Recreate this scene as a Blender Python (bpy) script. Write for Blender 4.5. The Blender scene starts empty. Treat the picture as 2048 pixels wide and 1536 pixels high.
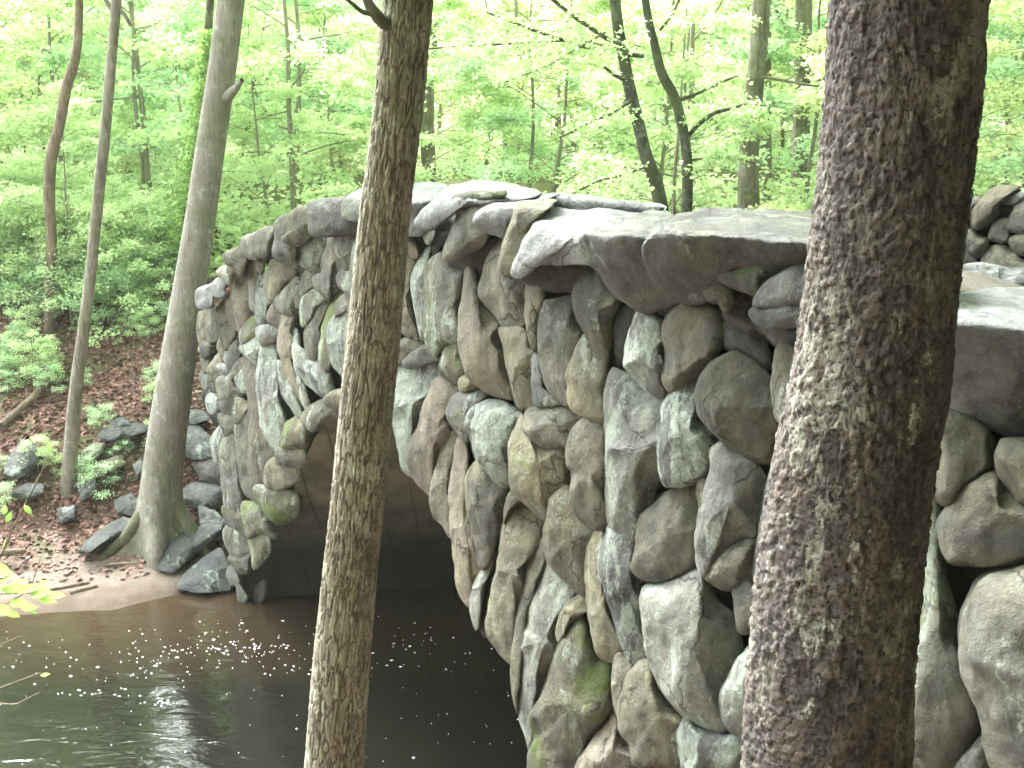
import bpy, math, random
import numpy as np
from mathutils import Vector, Matrix

# ------------------------------------------------------------------ camera, sky, sun, exposure
S = bpy.context.scene
COL = S.collection
PITCH = math.radians(14.5); FPX = 2196.0; CAM = np.array([0.0, 0.0, 7.0])
cam_d = bpy.data.cameras.new("camera"); cam = bpy.data.objects.new("camera", cam_d); COL.objects.link(cam)
cam.location = CAM; cam.rotation_euler = (math.radians(90) - PITCH, 0, 0)
cam_d.sensor_width = 36; cam_d.lens = 36 * FPX / 2048; cam_d.clip_start = .05; cam_d.clip_end = 600
S.camera = cam
SUN_EL, SUN_AZ = math.radians(50), math.radians(-38)      # azimuth from +Y toward +X: soft light over the stream opening
w = bpy.data.worlds.new("World"); S.world = w; w.use_nodes = True
nt = w.node_tree; nt.nodes.clear()
sky = nt.nodes.new("ShaderNodeTexSky"); sky.sky_type = 'NISHITA'; sky.sun_disc = False
sky.sun_elevation = SUN_EL; sky.sun_rotation = SUN_AZ; sky.dust_density = 6; sky.air_density = 1.2; sky.ozone_density = .6
hs = nt.nodes.new("ShaderNodeHueSaturation"); hs.inputs['Saturation'].default_value = .12
bg = nt.nodes.new("ShaderNodeBackground"); bg.inputs['Strength'].default_value = .10
wo = nt.nodes.new("ShaderNodeOutputWorld")
nt.links.new(sky.outputs[0], hs.inputs['Color']); tn = nt.nodes.new("ShaderNodeMix"); tn.data_type = 'RGBA'; tn.blend_type = 'MULTIPLY'; tn.inputs[0].default_value = 1; tn.inputs[7].default_value = (.93, .985, 1, 1)
nt.links.new(hs.outputs[0], tn.inputs[6]); nt.links.new(tn.outputs[2], bg.inputs['Color']); nt.links.new(bg.outputs[0], wo.inputs['Surface'])
sd = bpy.data.lights.new("sun", 'SUN'); sd.energy = 1.5; sd.angle = math.radians(24); sd.color = (1, .99, .96)
sun = bpy.data.objects.new("sun", sd); COL.objects.link(sun)
sv = Vector((math.sin(SUN_AZ) * math.cos(SUN_EL), math.cos(SUN_AZ) * math.cos(SUN_EL), math.sin(SUN_EL)))
sun.rotation_euler = sv.to_track_quat('Z', 'Y').to_euler(); sun.location = (0, 0, 40)
S.view_settings.view_transform = 'Standard'; S.view_settings.look = 'None'
S.view_settings.exposure = 4.1; S.view_settings.gamma = 1; S.view_settings.use_curve_mapping = False
S.cycles.max_bounces = 8; S.cycles.diffuse_bounces = 5; S.cycles.transmission_bounces = 5; S.cycles.transparent_max_bounces = 6

random.seed(7); RNG = np.random.default_rng(7)
FW = np.array([0, math.cos(PITCH), -math.sin(PITCH)]); UP = np.array([0, math.sin(PITCH), math.cos(PITCH)]); RT = np.array([1., 0, 0])

def ray(px, py):
    px = np.asarray(px, float)[..., None]; py = np.asarray(py, float)[..., None]
    return FW + RT * (px - 1024) / FPX + UP * (768 - py) / FPX
def unp(px, py, t):
    return CAM + ray(px, py) * np.asarray(t, float)[..., None]
def at_y(px, py, Y):                     # point of the place on the vertical plane at distance Y
    r = ray(px, py); return CAM + r * (Y / r[..., 1])[..., None]
def at_z(px, py, z):
    r = ray(px, py); return CAM + r * ((z - 7) / r[..., 2])[..., None]

# the bridge face: a vertical plane running away to the left
P0 = np.array([-1.34, 10.5, 0]); WD = np.array([.535, -.845, 0]); WN = np.array([-.845, -.535, 0])
def t_wall(px, py, out=0.0):
    r = ray(px, py); return (WN @ (P0 + WN * out - CAM)) / (r @ WN)

# ------------------------------------------------------------------ noise
_perm = RNG.permutation(4096); _val = RNG.random(4096) * 2 - 1
def vnoise(P):
    P = np.asarray(P, float) + 1000.0
    i = np.floor(P).astype(int); f = P - i; f = f * f * (3 - 2 * f)
    r = 0
    for dx in (0, 1):
        for dy in (0, 1):
            for dz in (0, 1):
                h = _perm[(_perm[(_perm[(i[..., 0] + dx) & 4095] + i[..., 1] + dy) & 4095] + i[..., 2] + dz) & 4095]
                wgt = (f[..., 0] if dx else 1 - f[..., 0]) * (f[..., 1] if dy else 1 - f[..., 1]) * (f[..., 2] if dz else 1 - f[..., 2])
                r = r + wgt * _val[h]
    return r
def fbm(P, o=3, g=.5):
    a = 1; s = 0; P = np.asarray(P, float)
    for k in range(o):
        s = s + a * vnoise(P * (2 ** k) + 17.3 * k); a *= g
    return s

# ------------------------------------------------------------------ object helpers
def mesh_np(name, V, F, mat, smooth=True):
    V = np.asarray(V, np.float32); me = bpy.data.meshes.new(name)
    if isinstance(F, np.ndarray):
        n, k = F.shape
        me.vertices.add(len(V)); me.vertices.foreach_set("co", V.ravel())
        me.loops.add(n * k); me.loops.foreach_set("vertex_index", F.astype(np.int32).ravel())
        me.polygons.add(n); me.polygons.foreach_set("loop_start", np.arange(0, n * k, k, dtype=np.int32))
        me.update(calc_edges=True)
    else:
        me.from_pydata(V.tolist(), [], F)
    if mat: me.materials.append(mat)
    if smooth: me.polygons.foreach_set("use_smooth", [True] * len(me.polygons))
    me.update(); return me
def put(name, me, parent=None, loc=None):
    o = bpy.data.objects.new(name, me); COL.objects.link(o)
    if loc is not None: o.location = loc
    if parent: o.parent = parent
    return o
def obj_at(name, V, F, mat, parent=None, smooth=True):      # mesh with its origin at its own middle
    V = np.asarray(V, float); c = V.mean(0)
    o = put(name, mesh_np(name, V - c, F, mat, smooth), parent)
    o.location = Vector(c) - (parent.location if parent else Vector()); return o
def thing(name, label, cat, loc=(0, 0, 0), group=None):
    o = bpy.data.objects.new(name, None); COL.objects.link(o); o.location = loc
    return tag(o, label, cat, group)
def tag(o, label=None, cat=None, group=None, kind=None):
    if label: o['label'] = label
    if cat: o['category'] = cat
    if group: o['group'] = group
    if kind: o['kind'] = kind
    return o

# ------------------------------------------------------------------ materials
class NB:
    def __init__(s, name):
        s.m = bpy.data.materials.new(name); s.m.use_nodes = True; s.t = s.m.node_tree; s.t.nodes.clear()
        s.out = s.n("ShaderNodeOutputMaterial")
    def n(s, typ, **kw):
        nd = s.t.nodes.new(typ)
        for k, v in kw.items(): setattr(nd, k, v)
        return nd
    def l(s, a, b): s.t.links.new(a, b)
    def pos(s, scale=(1, 1, 1), jitter=True):
        g = s.n("ShaderNodeNewGeometry"); v = g.outputs['Position']
        if jitter:
            oi = s.n("ShaderNodeObjectInfo"); mu = s.n("ShaderNodeMath", operation='MULTIPLY'); s.l(oi.outputs['Random'], mu.inputs[0]); mu.inputs[1].default_value = 40
            ad = s.n("ShaderNodeVectorMath", operation='ADD'); s.l(v, ad.inputs[0]); s.l(mu.outputs[0], ad.inputs[1]); v = ad.outputs[0]
        m = s.n("ShaderNodeVectorMath", operation='MULTIPLY'); s.l(v, m.inputs[0]); m.inputs[1].default_value = scale
        return m.outputs[0]
    def noise(s, v, scale, detail=4, rough=.55, dist=0):
        n = s.n("ShaderNodeTexNoise"); s.l(v, n.inputs['Vector']); n.inputs['Scale'].default_value = scale
        n.inputs['Detail'].default_value = detail; n.inputs['Roughness'].default_value = rough; n.inputs['Distortion'].default_value = dist
        return n.outputs[0]
    def ramp(s, v, a, b, lo=0., hi=1.):
        m = s.n("ShaderNodeMapRange"); s.l(v, m.inputs['Value']); m.inputs['From Min'].default_value = a; m.inputs['From Max'].default_value = b
        m.inputs['To Min'].default_value = lo; m.inputs['To Max'].default_value = hi; return m.outputs[0]
    def mix(s, f, a, b, typ='MIX'):
        m = s.n("ShaderNodeMix", data_type='RGBA', blend_type=typ)
        if isinstance(f, (int, float)): m.inputs[0].default_value = f
        else: s.l(f, m.inputs[0])
        for q, x in ((6, a), (7, b)):
            if isinstance(x, tuple): m.inputs[q].default_value = (*x, 1)
            else: s.l(x, m.inputs[q])
        return m.outputs[2]
    def math(s, op, a, b=None):
        m = s.n("ShaderNodeMath", operation=op)
        for q, x in ((0, a), (1, b)):
            if x is None: continue
            if isinstance(x, (int, float)): m.inputs[q].default_value = x
            else: s.l(x, m.inputs[q])
        return m.outputs[0]
    def bump(s, h, dist, strength=1, prev=None):
        b = s.n("ShaderNodeBump"); s.l(h, b.inputs['Height']); b.inputs['Distance'].default_value = dist; b.inputs['Strength'].default_value = strength
        if prev: s.l(prev, b.inputs['Normal'])
        return b.outputs[0]
    def bsdf(s, col, rough=.85, nrm=None, spec=.3):
        p = s.n("ShaderNodeBsdfPrincipled")
        if isinstance(col, tuple): p.inputs['Base Color'].default_value = (*col, 1)
        else: s.l(col, p.inputs['Base Color'])
        if isinstance(rough, (int, float)): p.inputs['Roughness'].default_value = rough
        else: s.l(rough, p.inputs['Roughness'])
        p.inputs['Specular IOR Level'].default_value = spec
        if nrm: s.l(nrm, p.inputs['Normal'])
        s.l(p.outputs[0], s.out.inputs[0]); return p

LICHEN = (.30, .38, .31); MOSS = (.085, .115, .03); OCHRE = (.185, .165, .085); STAIN = (.045, .045, .048)
def stone(name, a, b, lichen=.0, moss=.0, stain=.3, ochre=.3, rough=.82, streak=.5, bump=1.0):
    k = NB(name)
    v = k.pos(); vs = k.pos((1, 1, .28))
    col = k.mix(k.ramp(k.noise(v, 2.2, 5, .6), .35, .65), a, b)
    col = k.mix(k.math('MULTIPLY', k.ramp(k.noise(v, 1.5, 4, .6, .6), .42, .62), ochre), col, OCHRE)
    # fine grain
    col = k.mix(k.ramp(k.noise(v, 38, 5, .75), .3, .7, .0, .55), col, k.mix(.55, col, (.03, .03, .03)))
    mo = k.n('ShaderNodeMix', data_type='RGBA', blend_type='MULTIPLY'); mo.inputs[0].default_value = 1; k.l(col, mo.inputs[6]); k.l(k.ramp(k.noise(k.pos((1, 1, .45)), 4.5, 8, .74, .6), .32, .68, .42, 1.6), mo.inputs[7]); col = mo.outputs[2]
    # dark vertical streaks
    sm = k.ramp(k.noise(vs, 7, 5, .65, .4), .52, .66)
    col = k.mix(k.math('MULTIPLY', sm, streak * .6), col, k.mix(.7, col, STAIN))
    st = k.ramp(k.noise(v, 1.7, 6, .62, .3), .50, .62)
    col = k.mix(k.math('MULTIPLY', st, stain), col, STAIN)
    if moss:
        mm = k.ramp(k.math('ADD', k.noise(v, 2.0, 5, .6), k.math('MULTIPLY', k.noise(v, 30, 3), .18)), .76 - moss * .22, .86 - moss * .22)
        col = k.mix(mm, col, k.mix(k.noise(v, 14, 3), MOSS, (.12, .15, .045)))
    if lichen:
        ln = k.math('ADD', k.noise(vs, 3.2, 7, .66, .5), k.math('MULTIPLY', k.noise(v, 22, 6, .8), .35))
        lm = k.ramp(ln, .82 - lichen * .22, .87 - lichen * .22)
        lm = k.math('MULTIPLY', lm, k.ramp(k.noise(v, 16, 6, .8), .36, .6, .25, 1.)); col = k.mix(k.math('MULTIPLY', lm, .8), col, k.mix(k.noise(v, 9, 4), LICHEN, (.42, .46, .39)))
    wv = k.n("ShaderNodeTexNoise"); k.l(v, wv.inputs['Vector']); wv.inputs['Scale'].default_value = 4; wv.inputs['Detail'].default_value = 4
    ad = k.n("ShaderNodeVectorMath", operation='MULTIPLY_ADD'); k.l(wv.outputs['Color'], ad.inputs[0]); ad.inputs[1].default_value = (.35, .35, .35); k.l(k.pos((1, 1, .6)), ad.inputs[2])
    cr = k.n("ShaderNodeTexVoronoi", feature='DISTANCE_TO_EDGE'); k.l(ad.outputs[0], cr.inputs['Vector']); cr.inputs['Scale'].default_value = 2.1
    ck = k.math('MULTIPLY', k.ramp(cr.outputs['Distance'], .022, .004), k.ramp(k.noise(v, 1.1, 3), .5, .58))
    col = k.mix(k.math('MULTIPLY', ck, .75), col, (.02, .019, .017))
    oi = k.n("ShaderNodeObjectInfo")
    hv = k.n("ShaderNodeHueSaturation"); k.l(col, hv.inputs['Color']); k.l(k.ramp(oi.outputs['Random'], 0, 1, .66, 1.22), hv.inputs['Value'])
    b0 = k.bump(k.math('SUBTRACT', 1.0, ck), .012, 1); b1 = k.bump(k.noise(v, 6, 7, .7), .10 * bump, 1, b0)
    b2 = k.bump(k.noise(v, 40, 5, .75), .018 * bump, 1, b1)
    vo = k.n("ShaderNodeTexVoronoi"); k.l(v, vo.inputs['Vector']); vo.inputs['Scale'].default_value = 11
    b3 = k.bump(k.ramp(vo.outputs['Distance'], 0, .28), .010 * bump, .35, b2)
    k.bsdf(hv.outputs[0], rough, b3, .35)
    return k.m
ST = {
 'g': stone("grey_sandstone", (0.115, 0.113, 0.094), (0.175, 0.170, 0.142), .25, .1, .35, .35),
 't': stone("tan_sandstone", (0.140, 0.135, 0.098), (0.185, 0.174, 0.132), .15, .15, .3, .7),
 'p': stone("rosy_sandstone", (0.174, 0.149, 0.112), (0.213, 0.185, 0.146), .12, .0, .25, .4),
 'l': stone("lichened_stone", (0.124, 0.129, 0.124), (0.191, 0.191, 0.174), .85, .25, .35, .3),
 'w': stone("pale_stone", (0.191, 0.194, 0.171), (0.236, 0.236, 0.208), .45, .0, .15, .15),
 'm': stone("mossy_stone", (0.112, 0.115, 0.090), (0.152, 0.146, 0.101), .3, .75, .4, .6),
 'M': stone("moss_capped_stone", (0.135, 0.135, 0.118), (0.168, 0.163, 0.135), .55, .85, .3, .3),
 'd': stone("dark_and_shade_stone", (0.040, 0.037, 0.035), (0.073, 0.066, 0.060), .0, .15, .6, .15),  # also fills shaded cap undersides, their shade painted as dark colour
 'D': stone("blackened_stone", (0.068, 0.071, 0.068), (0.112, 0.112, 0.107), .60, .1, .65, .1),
 'B': stone("brown_stone", (.105, .100, .078), (.165, .155, .115), .2, .2, .5, .6),
 'c': stone("cap_stone", (0.125, 0.130, 0.130), (0.185, 0.188, 0.188), .30, .0, .25, .05, .6, .2),
 'k': stone("shade_darkened_cap_stone", (0.075, 0.072, 0.06), (0.15, 0.148, 0.138), .15, .15, .6, .25, .6, .2, 1.6),  # shade of the cap faces put into the colour through extra stain
 's': stone("slate_slab", (0.042, 0.046, 0.046), (0.088, 0.094, 0.092), .25, .2, .35, .0, .5, .15),
}
# ------------------------------------------------------------------ boulders
def polar(poly, N, sharp=False):
    P = np.array(poly, float); n = len(P); pts = []
    for i in range(n):                                   # rounded outline
        a, b, c, d = P[(i - 1) % n], P[i], P[(i + 1) % n], P[(i + 2) % n]
        for u in np.linspace(0, 1, 8, endpoint=False):
            pts.append(b + (c - b) * u if sharp else .5 * ((2 * b) + (-a + c) * u + (2 * a - 5 * b + 4 * c - d) * u * u + (-a + 3 * b - 3 * c + d) * u ** 3))
    Q = np.array(pts); x, y = Q[:, 0], Q[:, 1]; x2, y2 = np.roll(x, -1), np.roll(y, -1)
    cr = x * y2 - x2 * y; A = cr.sum() / 2; c = np.array([((x + x2) * cr).sum(), ((y + y2) * cr).sum()]) / (6 * A)
    th = np.linspace(0, 2 * np.pi, N, endpoint=False); D = np.stack([np.cos(th), np.sin(th)], 1)
    a = Q - c; e = np.roll(Q, -1, 0) - Q
    den = D[:, None, 0] * e[None, :, 1] - D[:, None, 1] * e[None, :, 0]
    den = np.where(abs(den) < 1e-9, 1e-9, den)
    tt = (a[None, :, 0] * e[None, :, 1] - a[None, :, 1] * e[None, :, 0]) / den
    uu = (a[None, :, 0] * D[:, None, 1] - a[None, :, 1] * D[:, None, 0]) / den
    ok = (uu >= -1e-6) & (uu <= 1 + 1e-6) & (tt > 0)
    r = np.where(ok, tt, 0).max(1); r = np.where(r <= 0, 3, r)
    return c, th, r, abs(A)

def boulder(poly, kind, parent, name='stone', out=0.0, alpha=.6, lip=None, tfix=None, base=None, fat=1.0, flat=0, thick=None, seed=None, nf=3, under=.75, sharp=False, soft=.1):
    rg = np.random.default_rng(seed if seed is not None else int(abs(poly[0][0] * 7 + poly[0][1] * 13 + len(poly))))
    P = np.array(poly, float)
    per = np.hypot(*(P - np.roll(P, -1, 0)).T).sum()
    N = int(np.clip(per / 4.5, 28, 160)); c, th, r, A = polar(poly, N, sharp)
    tc = float(tfix) if tfix else (float(t_wall(c[0], c[1], out)) if base is None else float(base(c[0], c[1])))
    ext = math.sqrt(A) * tc / FPX
    wpx, hpx = np.ptp(P[:, 0]), np.ptp(P[:, 1])
    wm = min(wpx, hpx) * tc / FPX
    b = .5 * wm * fat + .04
    MF = max(8, N // 5); MB = 5
    ph = np.concatenate([np.linspace(0, np.pi / 2, MF + 1)[1:], np.linspace(np.pi / 2, np.pi, MB + 1)[1:-1]])
    rho = np.clip(np.sin(ph), 0, 1) ** .70
    bul = np.sign(np.cos(ph)) * np.abs(np.cos(ph)) ** .62
    if sharp: rho = np.clip(np.sin(ph), 0, 1) ** .5; bul = np.sign(np.cos(ph)) * np.abs(np.cos(ph)) ** .3
    R, TH = np.meshgrid(rho, th, indexing='ij'); B = np.repeat(bul[:, None], N, 1)
    U = R * np.cos(TH); Vv = R * np.sin(TH)
    front = B > 0
    # chipped planes on the visible side
    for _ in range(nf):
        n = np.array([rg.normal(), rg.normal(), rg.uniform(.5, 1.6)]); n /= np.linalg.norm(n); h = rg.uniform(.74, .95)
        d = U * n[0] + Vv * n[1] + np.clip(B, 0, 1) * n[2] - h
        B = np.where(front & (d > 0), B - d / max(n[2], .35) * .75, B)
    gr = 1.0 if base is not None else (1.09 if c[0] < 700 and kind != 'd' else 1.04)
    px = c[0] + R * gr * (r * np.cos(th))[None]; py = c[1] + R * gr * (r * np.sin(th))[None]
    if tfix: tb = np.full(px.shape, tc)
    elif base is not None: tb = base(px, py)
    else: tb = alpha * t_wall(px, py, out) + (1 - alpha) * tc
    if lip is not None:
        hm = max(P[:, 1].max() - lip, 8); tb = tb + under * np.clip((py - lip) / hm, 0, 1) * hm * tc / FPX
        zt = float(unp(c[0], lip, t_wall(c[0], lip, out))[2])
        rz = ray(px, py)[..., 2]; tt = np.minimum((zt - 7) / np.minimum(rz, -.02), tb + 2.6)
        tb = (tb + tt + np.sqrt((tb - tt) ** 2 + soft ** 2)) / 2
        b = min(b, .16)
    back = thick if thick else max(.9 * ext, .35)
    T = np.where(B > 0, tb - b * B + .42 * b, tb + .42 * b - B * back)
    T = np.where(front & (B <= 0), tb - b * B + .42 * b, T)
    V = unp(px, py, T).reshape(-1, 3)
    cf = unp(c[0], c[1], T[0].mean() - .002)[None]; cb = unp(c[0], c[1], T[-1].mean() + .01)[None]
    V = np.concatenate([V, cf, cb])
    off = rg.uniform(0, 50, 3)
    am = .032 * min(wm * 1.6, ext)
    nz = np.stack([fbm(V / max(ext * .45, .05) + off + 31 * q, 3) for q in range(3)], 1) * am
    nz += np.stack([fbm(V / .09 + off + 11 * q, 3) for q in range(3)], 1) * min(.008, am * .3)
    V = V + nz
    M = len(ph); F = []
    i = np.arange(M - 1)[:, None] * N; j = np.arange(N)[None]; j2 = (j + 1) % N
    F = np.stack([i + j, i + N + j, i + N + j2, i + j2], -1).reshape(-1, 4)
    jj = np.arange(N); jn = (jj + 1) % N
    T1 = np.stack([np.full(N, M * N), jj, jn, jn], 1); T2 = np.stack([np.full(N, M * N + 1), (M - 1) * N + jn, (M - 1) * N + jj, (M - 1) * N + jj], 1)
    Fl = F.tolist() + T1[:, :3].tolist() + T2[:, :3].tolist()
    o = obj_at(name, V, Fl, ST[kind], parent)
    return o

WALLS = """
B 1145,583 1160,558 1186,550 1206,550 1224,588 1241,603 1225,640 1218,700 1212,725 1190,705 1172,665 1152,633
t 790,520 812,511 832,522 823,545 821,575 826,615 835,660 843,680 820,675 795,650 775,600
p 808,474 828,475 838,512 822,514
d 828,472 846,470 860,490 838,516
l 846,461 870,462 864,485 852,487
l 822,555 835,525 856,497 868,500 856,530 850,575 850,640 848,682 838,665 830,630 824,590
d 882,466 897,468 880,500 857,525 862,495
M 847,551 852,530 874,508 890,512 915,540 930,545 926,600 926,680 905,690 880,705 870,712 855,690 848,660 845,600
p 928,555 938,537 957,560 965,590 994,640 1002,655 1010,700 1024,788 1000,790 975,783 945,760 930,740 922,700 921,640
g 958,580 962,560 975,518 1002,484 1014,484 1008,520 1026,545 1054,560 1054,640 1036,652 1010,652 985,625 962,600
t 1053,566 1088,572 1086,620 1079,660 1072,698 1060,688 1052,640
g 1085,610 1098,600 1145,596 1156,625 1166,665 1162,690 1148,720 1142,770 1138,808 1115,800 1092,770 1080,730 1075,690 1077,640
t 998,658 1020,655 1048,658 1062,690 1077,705 1074,760 1070,805 1052,818 1030,808 1015,740 1003,690
D 1063,718 1077,705 1087,750 1099,785 1122,808 1070,812 1063,760
t 1172,668 1160,680 1140,720 1132,760 1136,800 1150,822 1180,840 1212,848 1218,800 1218,720 1192,700
l 1248,721 1262,655 1275,622 1300,618 1330,640 1352,665 1340,700 1335,760 1330,796 1290,775 1253,740
B 1328,650 1355,612 1400,610 1442,622 1450,680 1432,712 1397,765 1345,787 1325,740
B 1394,800 1400,760 1428,720 1460,705 1495,710 1535,740 1558,800 1567,850 1557,900 1542,924 1500,915 1460,890 1430,865 1405,835
g 1555,691 1592,697 1605,740 1580,840 1553,832 1542,780 1545,745
w 1214,780 1222,740 1232,738 1268,760 1300,785 1328,800 1334,870 1326,940 1305,990 1286,1040 1270,1077 1240,1060 1220,1045 1212,980 1213,880
D 1326,815 1347,787 1370,768 1400,762 1400,810 1422,850 1434,880 1422,930 1405,957 1350,975 1325,965 1318,900 1326,850
B 1272,1100 1283,1034 1310,1005 1340,980 1392,976 1400,1060 1398,1128 1365,1150 1320,1167 1285,1160 1266,1135
t 1393,965 1418,958 1414,1000 1400,1032
w 1418,907 1430,890 1450,885 1488,908 1518,930 1535,965 1532,1020 1517,1065 1473,1079 1440,1105 1425,1125 1408,1150 1397,1125 1395,1055 1406,990 1420,945
l 1533,960 1550,935 1545,1050 1540,1165 1510,1160 1507,1110 1518,1060
g 1465,1170 1500,1158 1525,1200 1527,1232 1500,1265 1475,1258 1468,1200
w 1289,1183 1325,1170 1392,1142 1415,1160 1430,1200 1466,1232 1480,1270 1482,1310 1450,1370 1445,1410 1452,1464 1405,1452 1350,1413 1313,1355 1295,1295 1286,1232
l 1520,1275 1477,1318 1457,1355 1440,1386 1444,1427 1455,1460 1510,1475 1525,1400 1530,1330
l 1358,1473 1367,1434 1394,1456 1448,1468 1495,1472 1505,1540 1450,1575 1380,1565 1362,1510
t 1238,1412 1256,1349 1280,1325 1303,1320 1322,1358 1344,1405 1370,1440 1364,1475 1372,1525 1330,1537 1272,1530 1262,1490 1242,1460
g 1227,1322 1240,1303 1254,1311 1270,1327 1258,1364 1244,1408 1244,1445 1228,1420 1225,1386
p 1150,1545 1175,1490 1208,1447 1232,1418 1246,1452 1266,1495 1280,1540 1275,1590 1160,1600
m 1135,1252 1170,1229 1188,1288 1199,1314 1229,1325 1231,1375 1229,1414 1201,1458 1174,1498 1156,1545 1110,1600 1066,1570 1061,1510 1072,1473 1063,1440 1068,1418 1092,1364 1103,1325 1120,1276
t 1122,1225 1138,1200 1170,1186 1180,1215 1164,1232 1134,1255 1122,1290 1112,1260
w 1062,1160 1095,1117 1130,1153 1156,1182 1129,1215 1124,1250 1114,1300 1096,1364 1076,1420 1066,1500 1045,1450 1037,1420 1034,1375 1040,1300 1052,1245 1055,1200
t 1085,1080 1100,1108 1066,1155 1054,1240 1042,1300 1037,1375 1037,1430 1024,1380 1022,1330 1030,1230 1040,1180 1055,1110
t 1086,1076 1092,1037 1098,1002 1119,980 1137,977 1152,1018 1190,1065 1178,1096 1176,1186 1130,1155 1100,1127
t 1170,1125 1180,1076 1192,1069 1209,1072 1206,1125 1210,1175 1220,1230 1249,1300 1232,1320 1195,1307 1182,1255 1172,1200
D 1198,1147 1202,1095 1221,1051 1248,1067 1270,1082 1276,1110 1294,1165 1293,1183 1294,1290 1304,1318 1268,1328 1245,1303 1228,1240 1208,1180
t 1133,905 1141,865 1160,840 1180,833 1212,848 1217,920 1216,990 1225,1045 1195,1070 1162,1038 1138,1005 1145,950 1135,930
B 1048,840 1055,820 1078,811 1130,810 1158,828 1164,842 1145,870 1138,900 1128,894 1100,897 1070,882 1048,862
t 1038,835 1026,862 1020,900 1018,945 1021,965 1032,990 1060,1013 1091,1039 1100,1002 1122,980 1142,976 1144,945 1137,905 1128,885 1100,880 1068,860 1052,836
l 934,835 945,815 975,802 1005,803 1035,818 1052,825 1039,850 1028,890 1022,935 1024,965 985,967 958,932 947,905 940,870 930,850
g 893,815 905,796 925,780 952,774 974,785 974,798 944,812 936,838 946,875 928,882 915,867 898,840
m 916,764 925,750 938,752 958,768 940,782 922,782
m 880,725 890,696 918,676 926,712 934,745 920,767 895,760 880,745
p 855,790 874,755 897,758 918,766 926,782 902,808 899,835 906,850 892,895 876,930 866,987 845,975 825,945 816,900 835,845
l 780,745 815,715 868,716 884,745 859,792 839,845 820,900 826,950 805,930 795,880 782,820 778,770
t 775,708 813,673 843,680 852,692 822,714 790,732
g 805,722 848,690 868,700 884,720 850,730 815,737
t 860,985 872,930 890,880 904,850 919,865 919,900 909,940 902,990 905,1072 885,1050 868,1035 860,1010
p 905,930 912,890 927,875 939,905 934,960 942,1030 954,1090 966,1140 949,1165 944,1214 925,1197 913,1170 910,1135 902,1075 898,1000
B 928,962 940,935 958,922 990,933 1022,955 1026,985 1014,1018 1004,1060 989,1095 974,1132 958,1132 948,1085 938,1030
w 986,1095 975,1115 962,1140 945,1175 940,1210 945,1240 957,1262 964,1210 972,1165 984,1140 992,1115
d 960,1250 968,1165 985,1130 999,1100 1004,1150 989,1215 979,1272
t 1004,1045 1015,1020 1040,1003 1060,1012 1092,1038 1089,1080 1062,1110 1046,1180 1039,1230 1034,1290 1027,1327 990,1292 972,1262 978,1205 995,1140 1000,1090
t 1008,1020 1018,985 1032,990 1042,1003 1020,1022 1008,1047
t 1855,890 1866,838 1879,817 1926,820 1973,852 1998,903 1998,942 1949,965 1902,1009 1866,983 1853,930
t 1993,914 2001,885 2012,878 2060,880 2110,920 2100,1000 2048,1014 2020,992 2001,957
B 1877,1054 1890,1025 1913,994 1947,963 1996,945 2017,975 2062,1010 2110,1060 2080,1112 2010,1127 1960,1134 1905,1127 1884,1098
t 1866,790 1885,766 1904,785 1902,814 1885,807
M 1845,990 1870,985 1884,1040 1894,1130 1909,1210 1939,1330 1962,1440 1944,1490 1905,1540 1850,1540 1797,1502 1795,1455 1806,1370 1820,1250 1828,1150 1838,1060
g 1925,1270 1928,1222 1947,1180 1978,1152 2015,1141 2070,1130 2180,1150 2185,1500 2120,1610 2030,1610 1985,1540 1965,1475 1950,1380 1930,1310
w 1910,1540 1936,1500 1966,1472 1982,1510 1996,1560 1950,1610 1915,1590
m 1780,1515 1800,1506 1837,1537 1840,1580 1780,1590
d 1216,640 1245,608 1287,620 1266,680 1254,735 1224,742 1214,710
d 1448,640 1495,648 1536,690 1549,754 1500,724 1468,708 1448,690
B 1412,1150 1440,1108 1500,1073 1524,1100 1514,1160 1462,1182 1425,1167
g 1600,720 1680,700 1760,730 1780,840 1700,890 1600,860
t 1580,880 1660,860 1700,930 1690,1010 1610,1030 1560,980
B 1700,900 1800,850 1860,880 1860,990 1780,1040 1700,1010
g 1560,1050 1640,1030 1690,1100 1670,1210 1590,1220 1540,1150
t 1690,1030 1790,1040 1840,1110 1810,1250 1720,1260 1680,1150
w 1560,1240 1660,1220 1710,1300 1690,1420 1600,1440 1535,1360
g 1710,1280 1800,1260 1812,1380 1790,1500 1720,1490 1700,1400
t 1520,1450 1620,1440 1700,1450 1720,1560 1600,1600 1510,1570
B 1730,1500 1790,1510 1800,1600 1730,1610
g 1600,600 1700,600 1860,640 1870,760 1780,740 1700,700 1610,690
"""
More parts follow.
